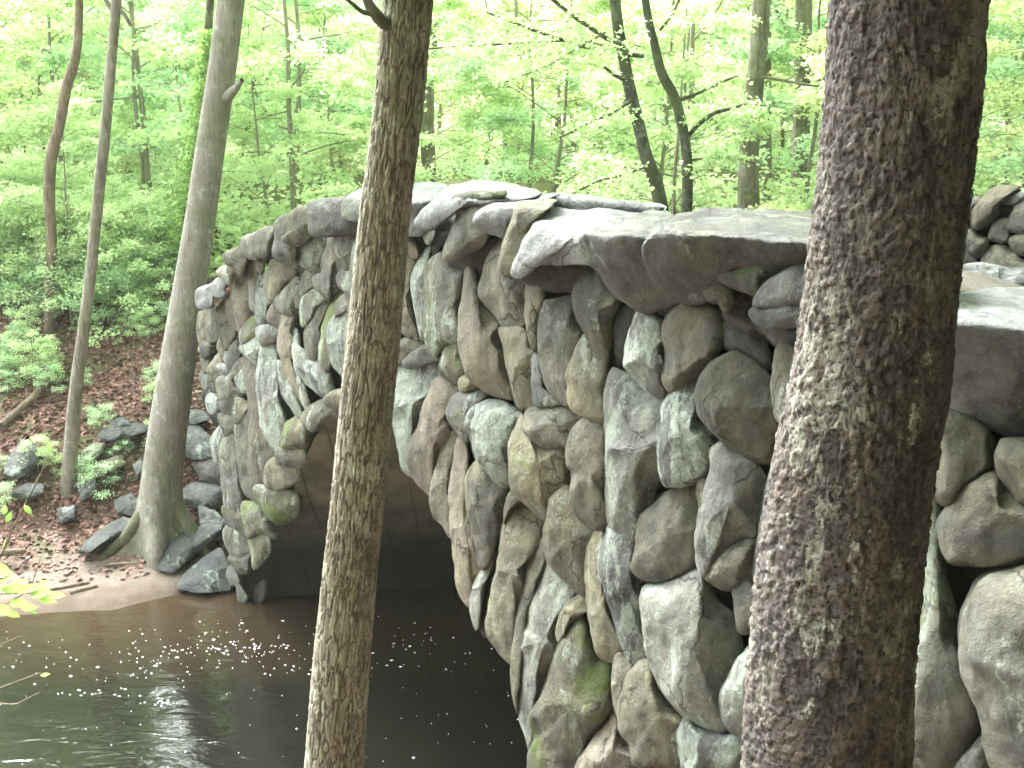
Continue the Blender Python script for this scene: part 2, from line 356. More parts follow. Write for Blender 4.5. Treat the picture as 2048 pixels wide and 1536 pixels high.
FARW = """
t 394,640 400,625 412,630 414,670 410,692 396,682
t 404,632 420,613 425,650 423,688 412,692
g 416,615 428,605 438,635 442,668 432,682 418,674
g 426,640 440,606 452,603 464,636 452,647 440,649
p 450,600 460,585 472,558 482,580 480,640 488,667 470,657 458,642
p 466,590 474,550 488,544 499,565 501,600 500,640 487,666 475,652 468,620
g 483,503 492,510 502,530 505,550 497,567 488,554 484,530
w 497,552 508,548 515,570 514,600 510,622 499,612 497,580
t 492,512 514,510 518,550 515,577 503,554
p 513,510 532,508 529,535 520,547 512,530
l 512,575 525,543 536,570 534,588 548,604 536,614 535,637 527,648 512,642
d 527,495 550,508 547,527 537,532 528,515
t 530,555 546,520 572,522 590,535 594,552 574,570 559,592 547,602 534,590
g 581,496 598,484 610,488 604,516 592,538 585,515
l 599,515 605,489 624,468 647,468 650,500 638,528 614,534 600,526
g 645,516 658,486 671,473 674,500 679,520 666,548 659,592 645,562
w 669,482 700,463 724,468 724,500 702,514 678,516
B 675,515 700,501 730,503 730,532 700,547 680,547
l 675,550 692,530 730,523 730,602 700,590 680,574
g 600,565 614,541 632,548 631,570 614,587 602,594
m 612,533 638,530 647,552 632,554
w 629,552 650,550 654,587 640,584 628,573
w 645,560 662,550 666,575 662,592 655,599
g 549,604 560,588 592,556 600,570 600,620 590,627 567,626
g 590,558 604,573 605,600 594,620 588,590
p 533,636 549,606 573,626 570,657 546,650
M 603,600 620,583 651,577 657,595 632,624 616,650 602,642
g 612,655 650,598 664,596 644,665 642,700 627,717 612,702
m 648,640 672,593 684,590 672,640 666,700 659,737 640,722 640,680
l 588,690 610,700 640,712 657,755 667,785 650,792 632,782 602,757 590,720
l 635,718 648,710 660,740 668,775 660,792 645,787 636,765
g 670,610 686,590 710,586 710,612 692,622 673,632
l 660,648 685,620 712,608 712,700 700,770 682,745 664,717 658,680
p 568,625 594,618 590,670 592,710 577,717 560,712 556,680
l 588,660 602,680 600,720 608,760 619,800 624,834 606,807 594,767 586,700
l 520,690 546,676 558,700 554,740 559,800 576,845 574,890 555,902 536,877 522,837 515,790 515,745 520,710
l 553,725 572,735 587,775 599,810 610,834 600,842 582,817 566,792 556,757
p 560,688 578,710 592,745 606,790 614,822 600,802 582,772 565,737
p 486,725 500,720 516,736 519,790 524,830 534,873 559,900 554,937 537,957 515,967 505,942 500,882 498,832 495,782 490,752
g 472,855 490,828 504,818 500,870 504,920 516,965 524,1002 495,987 480,952 474,890
g 439,905 450,873 465,861 479,866 486,920 488,975 494,1010 490,1044 465,1042 450,1002 443,952
l 422,880 436,856 448,848 450,880 442,917 430,924 424,905
g 436,833 455,826 472,830 478,855 470,867 452,878 444,857
t 465,832 470,803 480,796 502,813 487,837 475,850
m 441,812 455,788 477,790 474,815 467,832 448,827
l 411,800 425,784 442,788 446,815 434,824 420,826
d 420,825 447,823 442,847 436,855 424,842
g 434,760 464,752 482,775 494,787 470,797 442,797
l 470,755 488,736 497,770 494,784 480,782
l 480,692 500,676 527,673 522,720 514,732 500,720 486,707
m 480,665 500,638 516,636 516,668 502,680 485,690
w 514,655 540,648 568,650 564,675 547,684 522,690
g 450,705 472,676 482,700 480,720 464,750 452,727
t 445,655 465,643 472,670 464,684 453,702 446,682
m 460,745 480,716 492,735 482,752 462,758
p 434,690 443,678 454,715 449,727 438,707
g 400,692 420,676 434,688 422,707 408,717
d 416,705 438,692 434,717 422,720
t 416,735 440,703 448,722 430,747 418,747
l 400,745 416,740 420,765 412,782 402,767
g 414,755 433,738 448,752 440,782 422,782
l 432,735 452,726 462,748 446,754
g 403,712 420,716 417,742 405,744
d 406,782 427,784 420,802 412,814 405,800
g 436,648 448,660 450,692 440,680
t 448,1012 490,1013 502,1040 507,1072 490,1074 462,1057 450,1035
m 485,1010 517,1010 547,1050 554,1072 545,1078 520,1070 495,1072
m 510,975 550,973 592,983 600,1010 590,1032 565,1044 540,1037 522,1012
B 535,930 555,913 602,923 602,957 570,977 540,974 530,957
B 553,905 580,888 614,903 607,932 575,932 555,922
m 564,890 575,848 605,833 624,860 614,892 590,902
B 604,835 625,810 660,798 692,813 662,842 625,862
B 648,800 680,778 720,788 704,817 670,817
g 447,1065 465,1050 494,1063 504,1080 504,1107 470,1117 455,1097
g 458,1112 502,1103 505,1120 497,1144 480,1147 466,1132
m 498,1072 532,1068 542,1090 534,1117 508,1137 502,1110
w 454,1145 470,1128 482,1150 487,1180 496,1196 482,1210 474,1207 472,1175 460,1170
d 480,1148 507,1128 534,1150 524,1205 494,1210
w 720,470 760,470 790,500 800,560 770,600 720,590 700,540
t 700,600 750,590 790,620 786,690 740,700 700,680
l 700,690 750,690 790,720 788,800 740,820 690,800
"""
# kind ; lip ; outline
CAPS = """
c - 396,578 418,570 441,554 454,564 449,578 452,590 440,598 427,594 427,612 400,616 394,600
B - 434,544 446,533 468,535 472,548 462,569 452,566 440,554
B - 447,511 468,498 485,491 494,505 488,547 478,550 466,534 453,527
g - 482,480 502,470 514,490 517,514 503,519 490,508 485,494
g - 500,473 520,461 544,453 554,463 548,490 534,514 515,510 505,500
d - 525,478 552,464 550,502 536,500 524,494
g - 551,448 575,431 588,450 592,480 588,522 572,525 546,510 549,480
m - 575,432 603,414 623,418 626,460 608,484 585,490 566,475 580,462
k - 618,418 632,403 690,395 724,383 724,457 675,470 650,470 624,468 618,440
w - 686,405 706,388 745,376 745,438 692,436
c 398 720,385 760,371 817,368 868,368 891,376 868,402 838,432 842,455 848,466 812,472 740,464
c 392 833,440 862,407 889,380 926,367 960,364 1020,368 1080,388 1000,405 905,420 889,444 864,460 843,458
m - 888,402 905,391 946,382 1010,382 1000,397 935,400 917,423 900,422
g 398 914,420 924,400 956,389 1015,393 1012,412 956,430 957,455 980,462 972,482 950,502 907,519 888,514 898,470 912,442
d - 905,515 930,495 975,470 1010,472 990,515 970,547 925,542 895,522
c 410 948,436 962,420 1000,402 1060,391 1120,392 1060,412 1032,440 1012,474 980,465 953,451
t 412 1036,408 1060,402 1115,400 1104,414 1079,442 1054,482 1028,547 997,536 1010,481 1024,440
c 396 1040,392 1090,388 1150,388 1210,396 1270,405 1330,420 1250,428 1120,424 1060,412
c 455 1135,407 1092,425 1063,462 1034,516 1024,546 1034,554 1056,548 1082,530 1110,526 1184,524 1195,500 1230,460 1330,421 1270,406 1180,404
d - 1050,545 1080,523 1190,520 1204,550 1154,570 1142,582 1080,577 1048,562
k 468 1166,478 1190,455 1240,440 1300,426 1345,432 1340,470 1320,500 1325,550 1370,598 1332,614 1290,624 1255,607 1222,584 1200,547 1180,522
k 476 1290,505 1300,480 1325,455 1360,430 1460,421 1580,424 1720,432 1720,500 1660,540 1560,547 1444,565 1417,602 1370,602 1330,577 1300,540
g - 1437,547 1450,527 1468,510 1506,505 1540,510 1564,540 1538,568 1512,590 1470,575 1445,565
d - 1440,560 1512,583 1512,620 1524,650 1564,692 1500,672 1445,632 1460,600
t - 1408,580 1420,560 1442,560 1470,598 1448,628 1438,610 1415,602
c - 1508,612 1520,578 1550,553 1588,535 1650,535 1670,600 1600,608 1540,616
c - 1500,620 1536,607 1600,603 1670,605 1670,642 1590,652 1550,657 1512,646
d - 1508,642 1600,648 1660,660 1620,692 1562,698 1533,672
c 652 1858,606 1895,592 1960,584 2060,578 2140,588 2200,700 2190,885 2048,872 1990,852 1900,802 1870,782 1862,700 1866,640
c 470 1655,450 1690,434 1760,440 1880,470 1900,560 1860,610 1760,600 1690,590 1660,530
"""
FARP = """
g 1898,400 1920,396 1964,394 1948,420 1941,457 1900,462 1888,430
p 1938,426 1951,407 1977,382 1998,371 2030,373 2048,378 2004,400 1997,428 1969,455 1944,461
w 1990,397 2000,387 2030,380 2070,380 2060,400 2030,412 2000,405
d 1990,408 2027,412 2022,439 1995,444
g 2060,390 2033,406 2013,446 2016,464 2060,468 2090,440 2090,400
g 1988,444 2018,437 2018,467 2012,486 1980,482 1977,467
g 2060,466 2022,473 2017,486 2034,510 2062,507
t 1912,478 1940,456 1952,464 1980,484 1957,518 1930,500
g 1888,500 1918,491 1942,505 1957,534 1888,538
g 1963,532 1965,515 1981,491 2014,492 2042,515 2062,530 2062,547 1970,545
d 1888,470 1915,470 1918,485 1888,496
g 1850,400 1900,398 1900,450 1850,455
t 1840,460 1890,455 1892,500 1845,505
w 2090,385 2130,378 2170,400 2160,440 2100,445
g 2065,470 2110,450 2160,455 2150,510 2080,515
t 2060,520 2120,515 2160,530 2150,560 2065,556
"""
def parse(txt, cap=False):
    for ln in txt.strip().splitlines():
        f = ln.split(); k = f[0]; lip = None; q = 1
        if cap: lip = None if f[1] == '-' else float(f[1]); q = 2
        yield k, lip, [tuple(map(float, a.split(','))) for a in f[q:]]

bridge = thing('boulder_bridge', 'old arched bridge of rounded grey and tan boulders over the dark stream', 'bridge', tuple(P0))
for k, _, poly in parse(WALLS):
    boulder(poly, k, bridge, 'stone', out=(-.12 if k == 'd' else 0.0), alpha=.55, fat=1.0)
for k, _, poly in parse(FARW):
    boulder(poly, k, bridge, 'stone', out=(-.2 if k == 'd' else 0.0), alpha=.45, fat=1.15)
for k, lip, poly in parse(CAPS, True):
    boulder(poly, k, bridge, 'capstone', out=(-.1 if k == 'd' else -.7 if lip == 396 else .42 if lip == 468 else .30 if lip == 476 else .16), alpha=.5, lip=lip, under=.85 if lip == 652 else 1.15 if lip in (476, 468) else .1, soft=.4 if lip == 455 else .14, fat=.9 if lip is None else 1.0, thick=.5 if lip else None)  # dark pieces under some caps stand for their shaded undersides
boulder([(1870, 560), (1880, 536), (1960, 529), (2010, 538), (2080, 540), (2160, 560), (2120, 600), (1980, 606), (1880, 606)], 'c', bridge, 'capstone', tfix=6.4, thick=.8)
PP0 = P0 - WN * 5.0
def t_par(px, py):
    r = ray(px, py); return (WN @ (PP0 - CAM)) / (r @ WN)
for k, _, poly in parse(FARP):
    boulder(poly, k, bridge, 'stone', base=lambda x, y: t_par(x, y) + (.15 if k == 'd' else 0), thick=.5)

V = []
for q, s_ in enumerate(np.linspace(1.9, 5.5, 8)):
    for z_, o_ in ((4.2, -.28), (5.85, -.28), (5.85, -.7), (4.2, -.7)):
        p = PP0 + WD * s_ + WN * o_; V.append((p[0], p[1], z_))
F = [(q * 4 + a, q * 4 + 4 + a, q * 4 + 4 + (a + 1) % 4, q * 4 + (a + 1) % 4) for q in range(7) for a in range(4)]
k_ = NB("joint_fill"); k_.bsdf((.04, .037, .03), .95)
obj_at('parapet_core', V, F, k_.m, bridge)
# bridge core, vault, deck
def sz(px, py, out=0.0):
    P = unp(px, py, t_wall(px, py, out)); return float((P - P0) @ WD), float(P[2])
def world_of(s, z, out): 
    p = P0 + WD * s + WN * out; return (p[0], p[1], z)
TOPL = [(380, 640), (420, 620), (460, 560), (520, 520), (580, 490), (650, 450), (720, 440), (850, 440), (1000, 450), (1200, 500), (1400, 540), (1700, 570), (2048, 700), (2300, 860)]
ARCH = [(474, 1216), (497, 1130), (535, 1062), (572, 1000), (598, 930), (622, 875), (660, 828), (715, 800), (770, 835), (812, 920), (865, 1015), (908, 1110), (950, 1215), (1003, 1302), (1036, 1390), (1056, 1480), (1075, 1570)]
ts = sorted(sz(*p) for p in TOPL); ar = sorted(sz(*p) for p in ARCH); ar.append((ar[-1][0] + .35, ar[-1][1] - 2.6))
tsx, tsz = zip(*ts); asx, asz = zip(*ar)
def concrete():
    k = NB("vault_concrete"); v = k.pos(jitter=False); vs = k.pos((1, 1, .2), False)
    c = k.mix(k.ramp(k.noise(v, 1.5, 5, .6), .3, .7), (.24, .20, .14), (.13, .125, .085))
    c = k.mix(k.math('MULTIPLY', k.ramp(k.noise(vs, 3, 5, .6), .45, .65), .6), c, (.05, .045, .04))
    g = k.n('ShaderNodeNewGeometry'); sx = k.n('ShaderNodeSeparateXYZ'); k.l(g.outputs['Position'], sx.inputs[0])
    low_shade = k.ramp(k.math('ADD', sx.outputs[2], k.math('MULTIPLY', k.noise(v, 1.2, 5), 1.6)), 3.3, 1.7); c = k.mix(low_shade, c, (.022, .021, .019))  # shade under the arch painted into the lower vault colour
    ln = k.math('PINGPONG', sx.outputs[0], .21); lb = k.ramp(ln, .012, .0)
    c = k.mix(k.math('MULTIPLY', lb, .5), c, (.02, .02, .018)); nb = k.bump(k.math('SUBTRACT', 1.0, lb), .015); k.bsdf(c, .9, k.bump(k.noise(v, 12, 6, .7), .03, 1, nb)); return k.m
def mortar():
    k = NB("dark_mortar"); v = k.pos(jitter=False)
    c = k.mix(k.noise(v, 5, 5), (.045, .04, .032), (.10, .09, .07)); k.bsdf(c, .95, k.bump(k.noise(v, 15, 5), .03)); return k.m
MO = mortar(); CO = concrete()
ss = np.linspace(tsx[0], 12.0, 90); V = []; F = []; NR = 14
for s in ss:
    zt = np.interp(s, tsx, tsz); zb = np.interp(s, asx, asz) + .12 if asx[0] < s < asx[-1] else -1.2
    for r in range(NR): V.append(world_of(s, zb + (zt - zb) * r / (NR - 1), -.31 + .05 * math.sin(s * 9 + r * 2)))
    V.append(world_of(s, zt, -1.0))
    V.append(world_of(s, zt - .8, -1.0))
K = NR + 2
for i in range(len(ss) - 1):
    for r in range(K - 1): F.append((i * K + r, (i + 1) * K + r, (i + 1) * K + r + 1, i * K + r + 1))
obj_at('wall_core', V, F, MO, bridge)
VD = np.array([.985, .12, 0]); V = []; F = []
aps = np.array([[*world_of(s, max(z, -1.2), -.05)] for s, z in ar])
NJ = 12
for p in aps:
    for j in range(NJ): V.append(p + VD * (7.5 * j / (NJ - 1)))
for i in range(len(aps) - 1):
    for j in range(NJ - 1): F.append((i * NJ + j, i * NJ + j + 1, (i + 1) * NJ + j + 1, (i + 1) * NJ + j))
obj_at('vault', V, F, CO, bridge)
# deck between the parapets
def roadmat():
    k = NB("deck_asphalt"); v = k.pos(jitter=False); c = k.mix(k.noise(v, 30, 4), (.04, .04, .042), (.075, .075, .075)); k.bsdf(c, .9, k.bump(k.noise(v, 60, 3), .006)); return k.m
V = []; F = []
for i, s in enumerate(np.linspace(tsx[0] - 1, 14, 30)):
    zt = np.interp(s, tsx, tsz) - .75
    for o_ in (-.9, -4.9): V.append(world_of(s, zt, o_))
    for o_ in (-4.9, -5.3): V.append(world_of(s, zt - .3 if o_ == -4.9 else -1, -4.9 if o_ == -4.9 else -5.35))
for i in range(29):
    F.append((i * 4, i * 4 + 4, i * 4 + 5, i * 4 + 1)); F.append((i * 4 + 2, i * 4 + 6, i * 4 + 7, i * 4 + 3))
obj_at('deck', V, F, roadmat(), bridge, smooth=False)

# ------------------------------------------------------------------ terrain
def shore(x):            # y of the far waterline
    return np.interp(x, [-60, -12, -7.1, -5.6, -5.0, -4.6, -3.9, 30], [13.0, 13.4, 14.0, 14.15, 14.6, 15.05, 15.1, 15.5])
def height(x, y):
    x = np.asarray(x, float); y = np.asarray(y, float)
    d = y - shore(x)
    lift = np.interp(d, [-3, -.6, 0, 1.2, 2.6, 4.5, 7, 9.5, 14, 40, 70, 160], [-1.4, -.28, 0, .16, .55, 1.7, 3.2, 4.3, 4.7, 4.8, 5.2, 7])
    near = np.minimum(5.2 - .5 * (y + 2), 5.4)
    behind = ((x - P0[0]) * WN[0] + (y - P0[1]) * WN[1]) < -.8
    near = np.where(behind & (y < 7.3), 4.6, near)
    mid = np.where((y > 8.6) & (d < -.5), -1.4, -9)
    z = np.where(y < 11, np.maximum(near, -1.3), np.maximum(lift, -1.4))
    inside = (y > 7.3) & (y < 14.4) & behind
    z = np.where(inside, -1.3, z)
    n = fbm(np.stack([x * .5, y * .5, x * 0], -1), 4)
    return z + n * np.interp(d, [-.5, .3, 3, 6, 40], [0.0, .03, .10, .22, .5]) * (y > 11)
xs = np.concatenate([np.linspace(-90, -13, 24), np.linspace(-12.6, 4, 120), np.linspace(5, 90, 24)])
ys = np.concatenate([np.linspace(-70, -9, 16), np.linspace(-8, 11, 24), np.linspace(11.3, 26, 110), np.linspace(27, 175, 40)])
X, Y = np.meshgrid(xs, ys, indexing='ij'); Z = height(X, Y)
V = np.stack([X, Y, Z], -1).reshape(-1, 3); ny = len(ys)
i = np.arange(len(xs) - 1)[:, None] * ny; j = np.arange(ny - 1)[None]
F = np.stack([i + j, i + ny + j, i + ny + j + 1, i + j + 1], -1).reshape(-1, 4)
def groundmat():
    k = NB("bank_earth"); v = k.pos(jitter=False)
    g = k.n("ShaderNodeNewGeometry"); sx = k.n("ShaderNodeSeparateXYZ"); k.l(g.outputs['Position'], sx.inputs[0])
    sand = k.mix(k.ramp(k.noise(v, 3, 6, .65), .35, .65), (.21, .17, .14), (.16, .125, .10))
    sand = k.mix(k.ramp(k.noise(v, 14, 6, .7), .55, .7, 0, .7), sand, (.09, .06, .045))
    lit = k.mix(k.ramp(k.noise(v, 9, 6, .75), .35, .65), (.085, .055, .04), (.16, .10, .075))
    lit = k.mix(k.ramp(k.noise(v, 1.2, 4, .6), .5, .7), lit, (.10, .12, .05))
    hgt = k.math('ADD', sx.outputs[2], k.math('MULTIPLY', k.noise(v, 2.5, 4), .5))
    c = k.mix(k.ramp(hgt, .42, .62), sand, lit)
    c = k.mix(k.ramp(k.math('ADD', sx.outputs[2], k.math('MULTIPLY', k.noise(v, 4, 5), .12)), .16, .07), c, (.085, .062, .045))
    far = k.mix(k.noise(v, .6, 5), (.12, .17, .05), (.16, .12, .07))
    c = k.mix(k.ramp(sx.outputs[1], 21, 27), c, far)
    k.bsdf(c, .9, k.bump(k.noise(v, 20, 6, .7), .05), .2); return k.m
put('ground', mesh_np('ground', V, F, groundmat()))['kind'] = 'structure'
# ------------------------------------------------------------------ water
def watermat():
    k = NB("stream_water"); v = k.pos((1, 1.6, 1), False)
    g = k.n("ShaderNodeNewGeometry"); sx = k.n("ShaderNodeSeparateXYZ"); k.l(g.outputs['Position'], sx.inputs[0])
    sh = k.math('SUBTRACT', sx.outputs[1], k.math('MULTIPLY', k.noise(k.pos(jitter=False), .8, 3), .8))
    c = k.mix(k.ramp(sh, 11.6, 14.2), (.007, .007, .005), (.035, .023, .013))
    b1 = k.bump(k.noise(k.pos((.8, 2.2, 1), False), 1.6, 3, .5, .6), .02, .8); b2 = k.bump(k.noise(v, 9, 3, .6), .003, .6, b1)
    p = k.bsdf(c, .05, b2, .5); p.inputs['IOR'].default_value = 1.33; return k.m
wv = [(-90, -20, 0), (60, -20, 0), (60, 17, 0), (-90, 17, 0)]
put('water', mesh_np('water', wv, [(0, 1, 2, 3)], watermat(), False))['kind'] = 'structure'
def plain(name, c, rough=.8, c2=None, sc=8, b=.01):
    k = NB(name); v = k.pos(); col = k.mix(k.ramp(k.noise(v, sc, 5, .6), .35, .65), c, c2 or c)
    k.bsdf(col, rough, k.bump(k.noise(v, sc * 3, 4), b)); return k.m
FO = plain("white_foam", (.85, .87, .9), .5)
V = []; F = []
def fleck(x, y, a, b_, rot):
    n0 = len(V); n = 9
    for q in range(n):
        u = 2 * math.pi * q / n; rr = random.uniform(.7, 1.15); X_ = a * math.cos(u) * rr; Y_ = b_ * math.sin(u) * rr
        V.append((x + X_ * math.cos(rot) - Y_ * math.sin(rot), y + X_ * math.sin(rot) + Y_ * math.cos(rot), .004))
    V.append((x, y, .016)); F.extend([(n0 + q, n0 + (q + 1) % n, n0 + n) for q in range(n)])
for _ in range(300):
    u = random.random()
    if u < .62: px = random.triangular(-60, 1060, 470); py = random.gauss(1305 - .02 * (px - 500), 26)
    else: px = random.uniform(-60, 1040); py = random.uniform(1225, 1580)
    p = at_z(px, py, .004); s = random.choice([.003, .004, .005, .006, .008, .014]) * (1.2 if u < .62 else .8)
    if p[1] < shore(p[0]) - .25: fleck(p[0], p[1], s * random.uniform(1, 1.8), s * random.uniform(.6, 1), random.uniform(-.3, .3))
for cx, cy, n, sx_ in ((190, 1385, 18, 50), (325, 1405, 20, 22), (270, 1350, 8, 20), (590, 1335, 10, 26), (480, 1290, 20, 50), (440, 1300, 18, 60)):
    for _ in range(n):
        px, py = random.gauss(cx, sx_), random.gauss(cy, 5); p = at_z(px, py, .004); fleck(p[0], p[1], random.uniform(.006, .024), random.uniform(.003, .007), 0)
tag(put('foam_flecks', mesh_np('foam_flecks', V, F, FO)), 'small white foam flecks drifting on the dark stream', 'foam', kind='stuff')

# ------------------------------------------------------------------ bark and trunks
def barkmat(name, a, b_, dark, scale=(1, 1, .25), sc=22, patches=None, bump=.02, lichen=0, moss=0, attr=False, rough=.9):
    k = NB(name); v = k.pos(scale); w_ = k.pos()
    n1 = k.noise(v, sc, 6, .65, .4)
    c = k.mix(k.ramp(k.noise(w_, 3, 5, .6), .35, .65), a, b_)
    c = k.mix(k.ramp(n1, .52, .36, 0, .75), c, dark)
    if patches:
        for col, thr, s_ in patches:
            c = k.mix(k.ramp(k.noise(k.pos((1, 1, .45)), s_, 7, .72), thr, thr + .03), c, col)
    if lichen: c = k.mix(k.math('MULTIPLY', k.ramp(k.noise(w_, 6, 7, .75), .55, .62), lichen), c, (.45, .52, .44))
    if moss: c = k.mix(k.math('MULTIPLY', k.ramp(k.noise(w_, 2, 5, .6), .45, .6), moss), c, (.085, .115, .03))
    if attr:
        at = k.n("ShaderNodeAttribute"); at.attribute_name = 'plate'
        c = k.mix(k.ramp(at.outputs['Fac'], .05, .75), dark, c)
        at2 = k.n("ShaderNodeAttribute"); at2.attribute_name = 'cell'
        hv = k.n("ShaderNodeHueSaturation"); k.l(c, hv.inputs['Color']); k.l(k.ramp(at2.outputs['Fac'], 0, 1, .72, 1.3), hv.inputs['Value']); c = hv.outputs[0]
    bb = k.bump(n1, bump, .9); bb = k.bump(k.noise(w_, 90, 4, .7), bump * .25, .8, bb)
    k.bsdf(c, rough, bb, .25); return k.m
BK = {
 'furrow': barkmat("furrowed_bark", (.20, .18, .14), (.25, .23, .18), (.07, .056, .045), lichen=.35, moss=.2, attr=True, bump=.008, sc=40),
 'flaky': barkmat("flaky_bark", (.075, .063, .057), (.11, .095, .086), (.025, .021, .02), (1, 1, .6), 34, [((.17, .165, .135), .545, 2.4), ((.09, .07, .06), .56, 4.1), ((.25, .245, .22), .595, 5.0), ((.045, .04, .038), .54, 7.0)], .012, 0, 0, True),
 'grey': barkmat("smooth_grey_bark", (.185, .165, .145), (.24, .22, .195), (.11, .095, .085), (1, 1, .10), 30, None, .010, .3, .3),
 'far': barkmat("weathered_bark", (.17, .15, .125), (.25, .225, .19), (.08, .068, .055), (1, 1, .15), 14, None, .03, .2, .2),
 'twig': barkmat('greyish_twig_bark', (.20, .19, .15), (.27, .26, .20), (.12, .11, .09), (1, 1, .3), 10, None, .01),
 'dark': barkmat("dark_wet_bark", (.075, .075, .062), (.13, .125, .10), (.03, .03, .026), (1, 1, .3), 10, None, .02, .25, .5),
 'brown': barkmat("shaggy_brown_bark", (.15, .11, .085), (.21, .16, .125), (.06, .045, .035), (1, 1, .12), 20, None, .03, .1, .1),
}
def worley(u, v, nu, nv, seed):          # wraps in u; u in [0,1), v in cells; returns edge distance, cell id
    rg = np.random.default_rng(seed); J = rg.random((nu, 4096, 3))
    U = u * nu; iu = np.floor(U).astype(int); iv = np.floor(v).astype(int)
    f1 = np.full(U.shape, 9.); f2 = f1.copy(); idd = np.zeros(U.shape)
    for du in (-1, 0, 1):
        for dv in (-1, 0, 1):
            cu = (iu + du); j = J[cu % nu, (iv + dv) % 4096]
            d = np.hypot(cu + .15 + j[..., 0] * .7 - U, iv + dv + .15 + j[..., 1] * .7 - v)
            nw = d < f1; f2 = np.where(nw, f1, np.minimum(f2, d)); idd = np.where(nw, j[..., 2], idd); f1 = np.where(nw, d, f1)
    return f2 - f1, idd
def spline(P, n):
    P = np.array(P, float); t = np.concatenate([[0], np.cumsum(np.linalg.norm(np.diff(P, axis=0), axis=1))])
    u = np.linspace(0, t[-1], n); out = np.stack([np.interp(u, t, P[:, q]) for q in range(P.shape[1])], 1)
    for _ in range(max(1, n // 24)):
        out[1:-1] = (out[:-2] + 2 * out[1:-1] + out[2:]) / 4
    return out
def tube(path, rad, N, M, fn=None):      # path (k,3), rad (k,) -> verts, quads, (u, len)
    Q = spline(np.column_stack([path, rad]), M); P, R = Q[:, :3], Q[:, 3]
    T = np.gradient(P, axis=0); T /= np.linalg.norm(T, axis=1)[:, None] + 1e-9
    ref = np.array([0, 1., 0]) if abs(T[0, 2]) > .6 else np.array([0, 0, 1.])
    A = np.cross(T, ref); A /= np.linalg.norm(A, axis=1)[:, None] + 1e-9; B = np.cross(T, A)
    L = np.concatenate([[0], np.cumsum(np.linalg.norm(np.diff(P, axis=0), axis=1))])
    th = np.linspace(0, 2 * np.pi, N, endpoint=False)
    rr = np.repeat(R[:, None], N, 1)
    u = np.repeat(th[None] / (2 * np.pi), M, 0); l = np.repeat(L[:, None], N, 1)
    ex = None
    if fn: rr, ex = fn(u, l, rr, P)
    V = P[:, None] + rr[..., None] * (np.cos(th)[None, :, None] * A[:, None] + np.sin(th)[None, :, None] * B[:, None])
    i = np.arange(M - 1)[:, None] * N; j = np.arange(N)[None]; j2 = (j + 1) % N
    F = np.stack([i + j, i + j2, i + N + j2, i + N + j], -1).reshape(-1, 4)
    return V.reshape(-1, 3), F, ex
def add_attr(me, name, arr):
    a = me.attributes.new(name, 'FLOAT', 'POINT'); a.data.foreach_set('value', np.asarray(arr, np.float32).ravel())
def px_path(pts, Y, ext_top=0, ext_bot=0):      # pts (px,py,widthpx) from top to bottom, placed at distance Y (number or list)
    Y = [Y] * len(pts) if isinstance(Y, (int, float)) else Y
    P = []; R = []
    for (x, y, wd), yy in zip(pts, Y):
        p = at_y(x, y, yy); t = (p - CAM) @ FW; P.append(p); R.append(wd * t / FPX / 2)
    P = np.array(P); R = np.array(R)
    if ext_top:
        d = P[0] - P[min(1, len(P) - 1)]; d /= np.linalg.norm(d); P = np.vstack([P[0] + d * ext_top, P]); R = np.concatenate([[R[0] * .6], R])
    if ext_bot:
        d = P[-1] - P[-2]; d /= np.linalg.norm(d); P = np.vstack([P, P[-1] + d * ext_bot]); R = np.concatenate([R, [R[-1] * 1.25]])
    return P, R
def join(parts):
    V = []; F = []; n = 0
    for v, f in parts:
        V.append(v); F.append(np.asarray(f) + n); n += len(v)
    return np.vstack(V), np.vstack(F)

# ------------------------------------------------------------------ leaves
def leafmat(name, a, b_, tr=.5):
    k = NB(name); g = k.n("ShaderNodeNewGeometry")
    v = k.pos(jitter=True)
    c = k.mix(g.outputs['Random Per Island'], a, b_)
    c = k.mix(k.ramp(k.noise(v, .5, 2), .3, .7, 0, .5), c, k.mix(.5, c, b_))
    d = k.n("ShaderNodeBsdfDiffuse"); k.l(c, d.inputs[0]); t = k.n("ShaderNodeBsdfTranslucent"); k.l(c, t.inputs[0])
    m = k.n("ShaderNodeMixShader"); m.inputs[0].default_value = tr; k.l(d.outputs[0], m.inputs[1]); k.l(t.outputs[0], m.inputs[2])
    k.l(m.outputs[0], k.out.inputs[0]); return k.m
LF = {
 'spring': leafmat("spring_leaves", (.50, .65, .33), (.62, .75, .45)),
 'yellow': leafmat("yellow_green_leaves", (.60, .70, .34), (.70, .77, .48)),
 'cool': leafmat("cool_green_leaves", (.40, .59, .33), (.52, .69, .44)),
 'fresh': leafmat('fresh_twig_leaves', (.20, .34, .08), (.30, .44, .13)),
 'ivy': leafmat("ivy_leaves", (.14, .26, .07), (.26, .40, .12), .4),
}
def leaves_mesh(C, size, flat=.45, seed=0):      # rhombic leaves round centres C
    rg = np.random.default_rng(seed); n = len(C); C = np.asarray(C)
    yaw = rg.uniform(0, 2 * np.pi, n); nrm = np.stack([rg.normal(0, flat, n), rg.normal(0, flat, n), np.ones(n)], 1); nrm /= np.linalg.norm(nrm, axis=1)[:, None]
    a = np.stack([np.cos(yaw), np.sin(yaw), np.zeros(n)], 1); a -= nrm * (a * nrm).sum(1)[:, None]; a /= np.linalg.norm(a, axis=1)[:, None]
    b = np.cross(nrm, a); s = size * rg.uniform(.6, 1.25, n)[:, None]
    a = a * s; b = b * s * .44; dr = nrm * s * .12
    V = np.stack([C - a * .5, C + b - a * .08 - dr * 0, C + a * .5 - dr, C - b - a * .08], 1).reshape(-1, 3)
    return V, np.arange(4 * n).reshape(-1, 4)
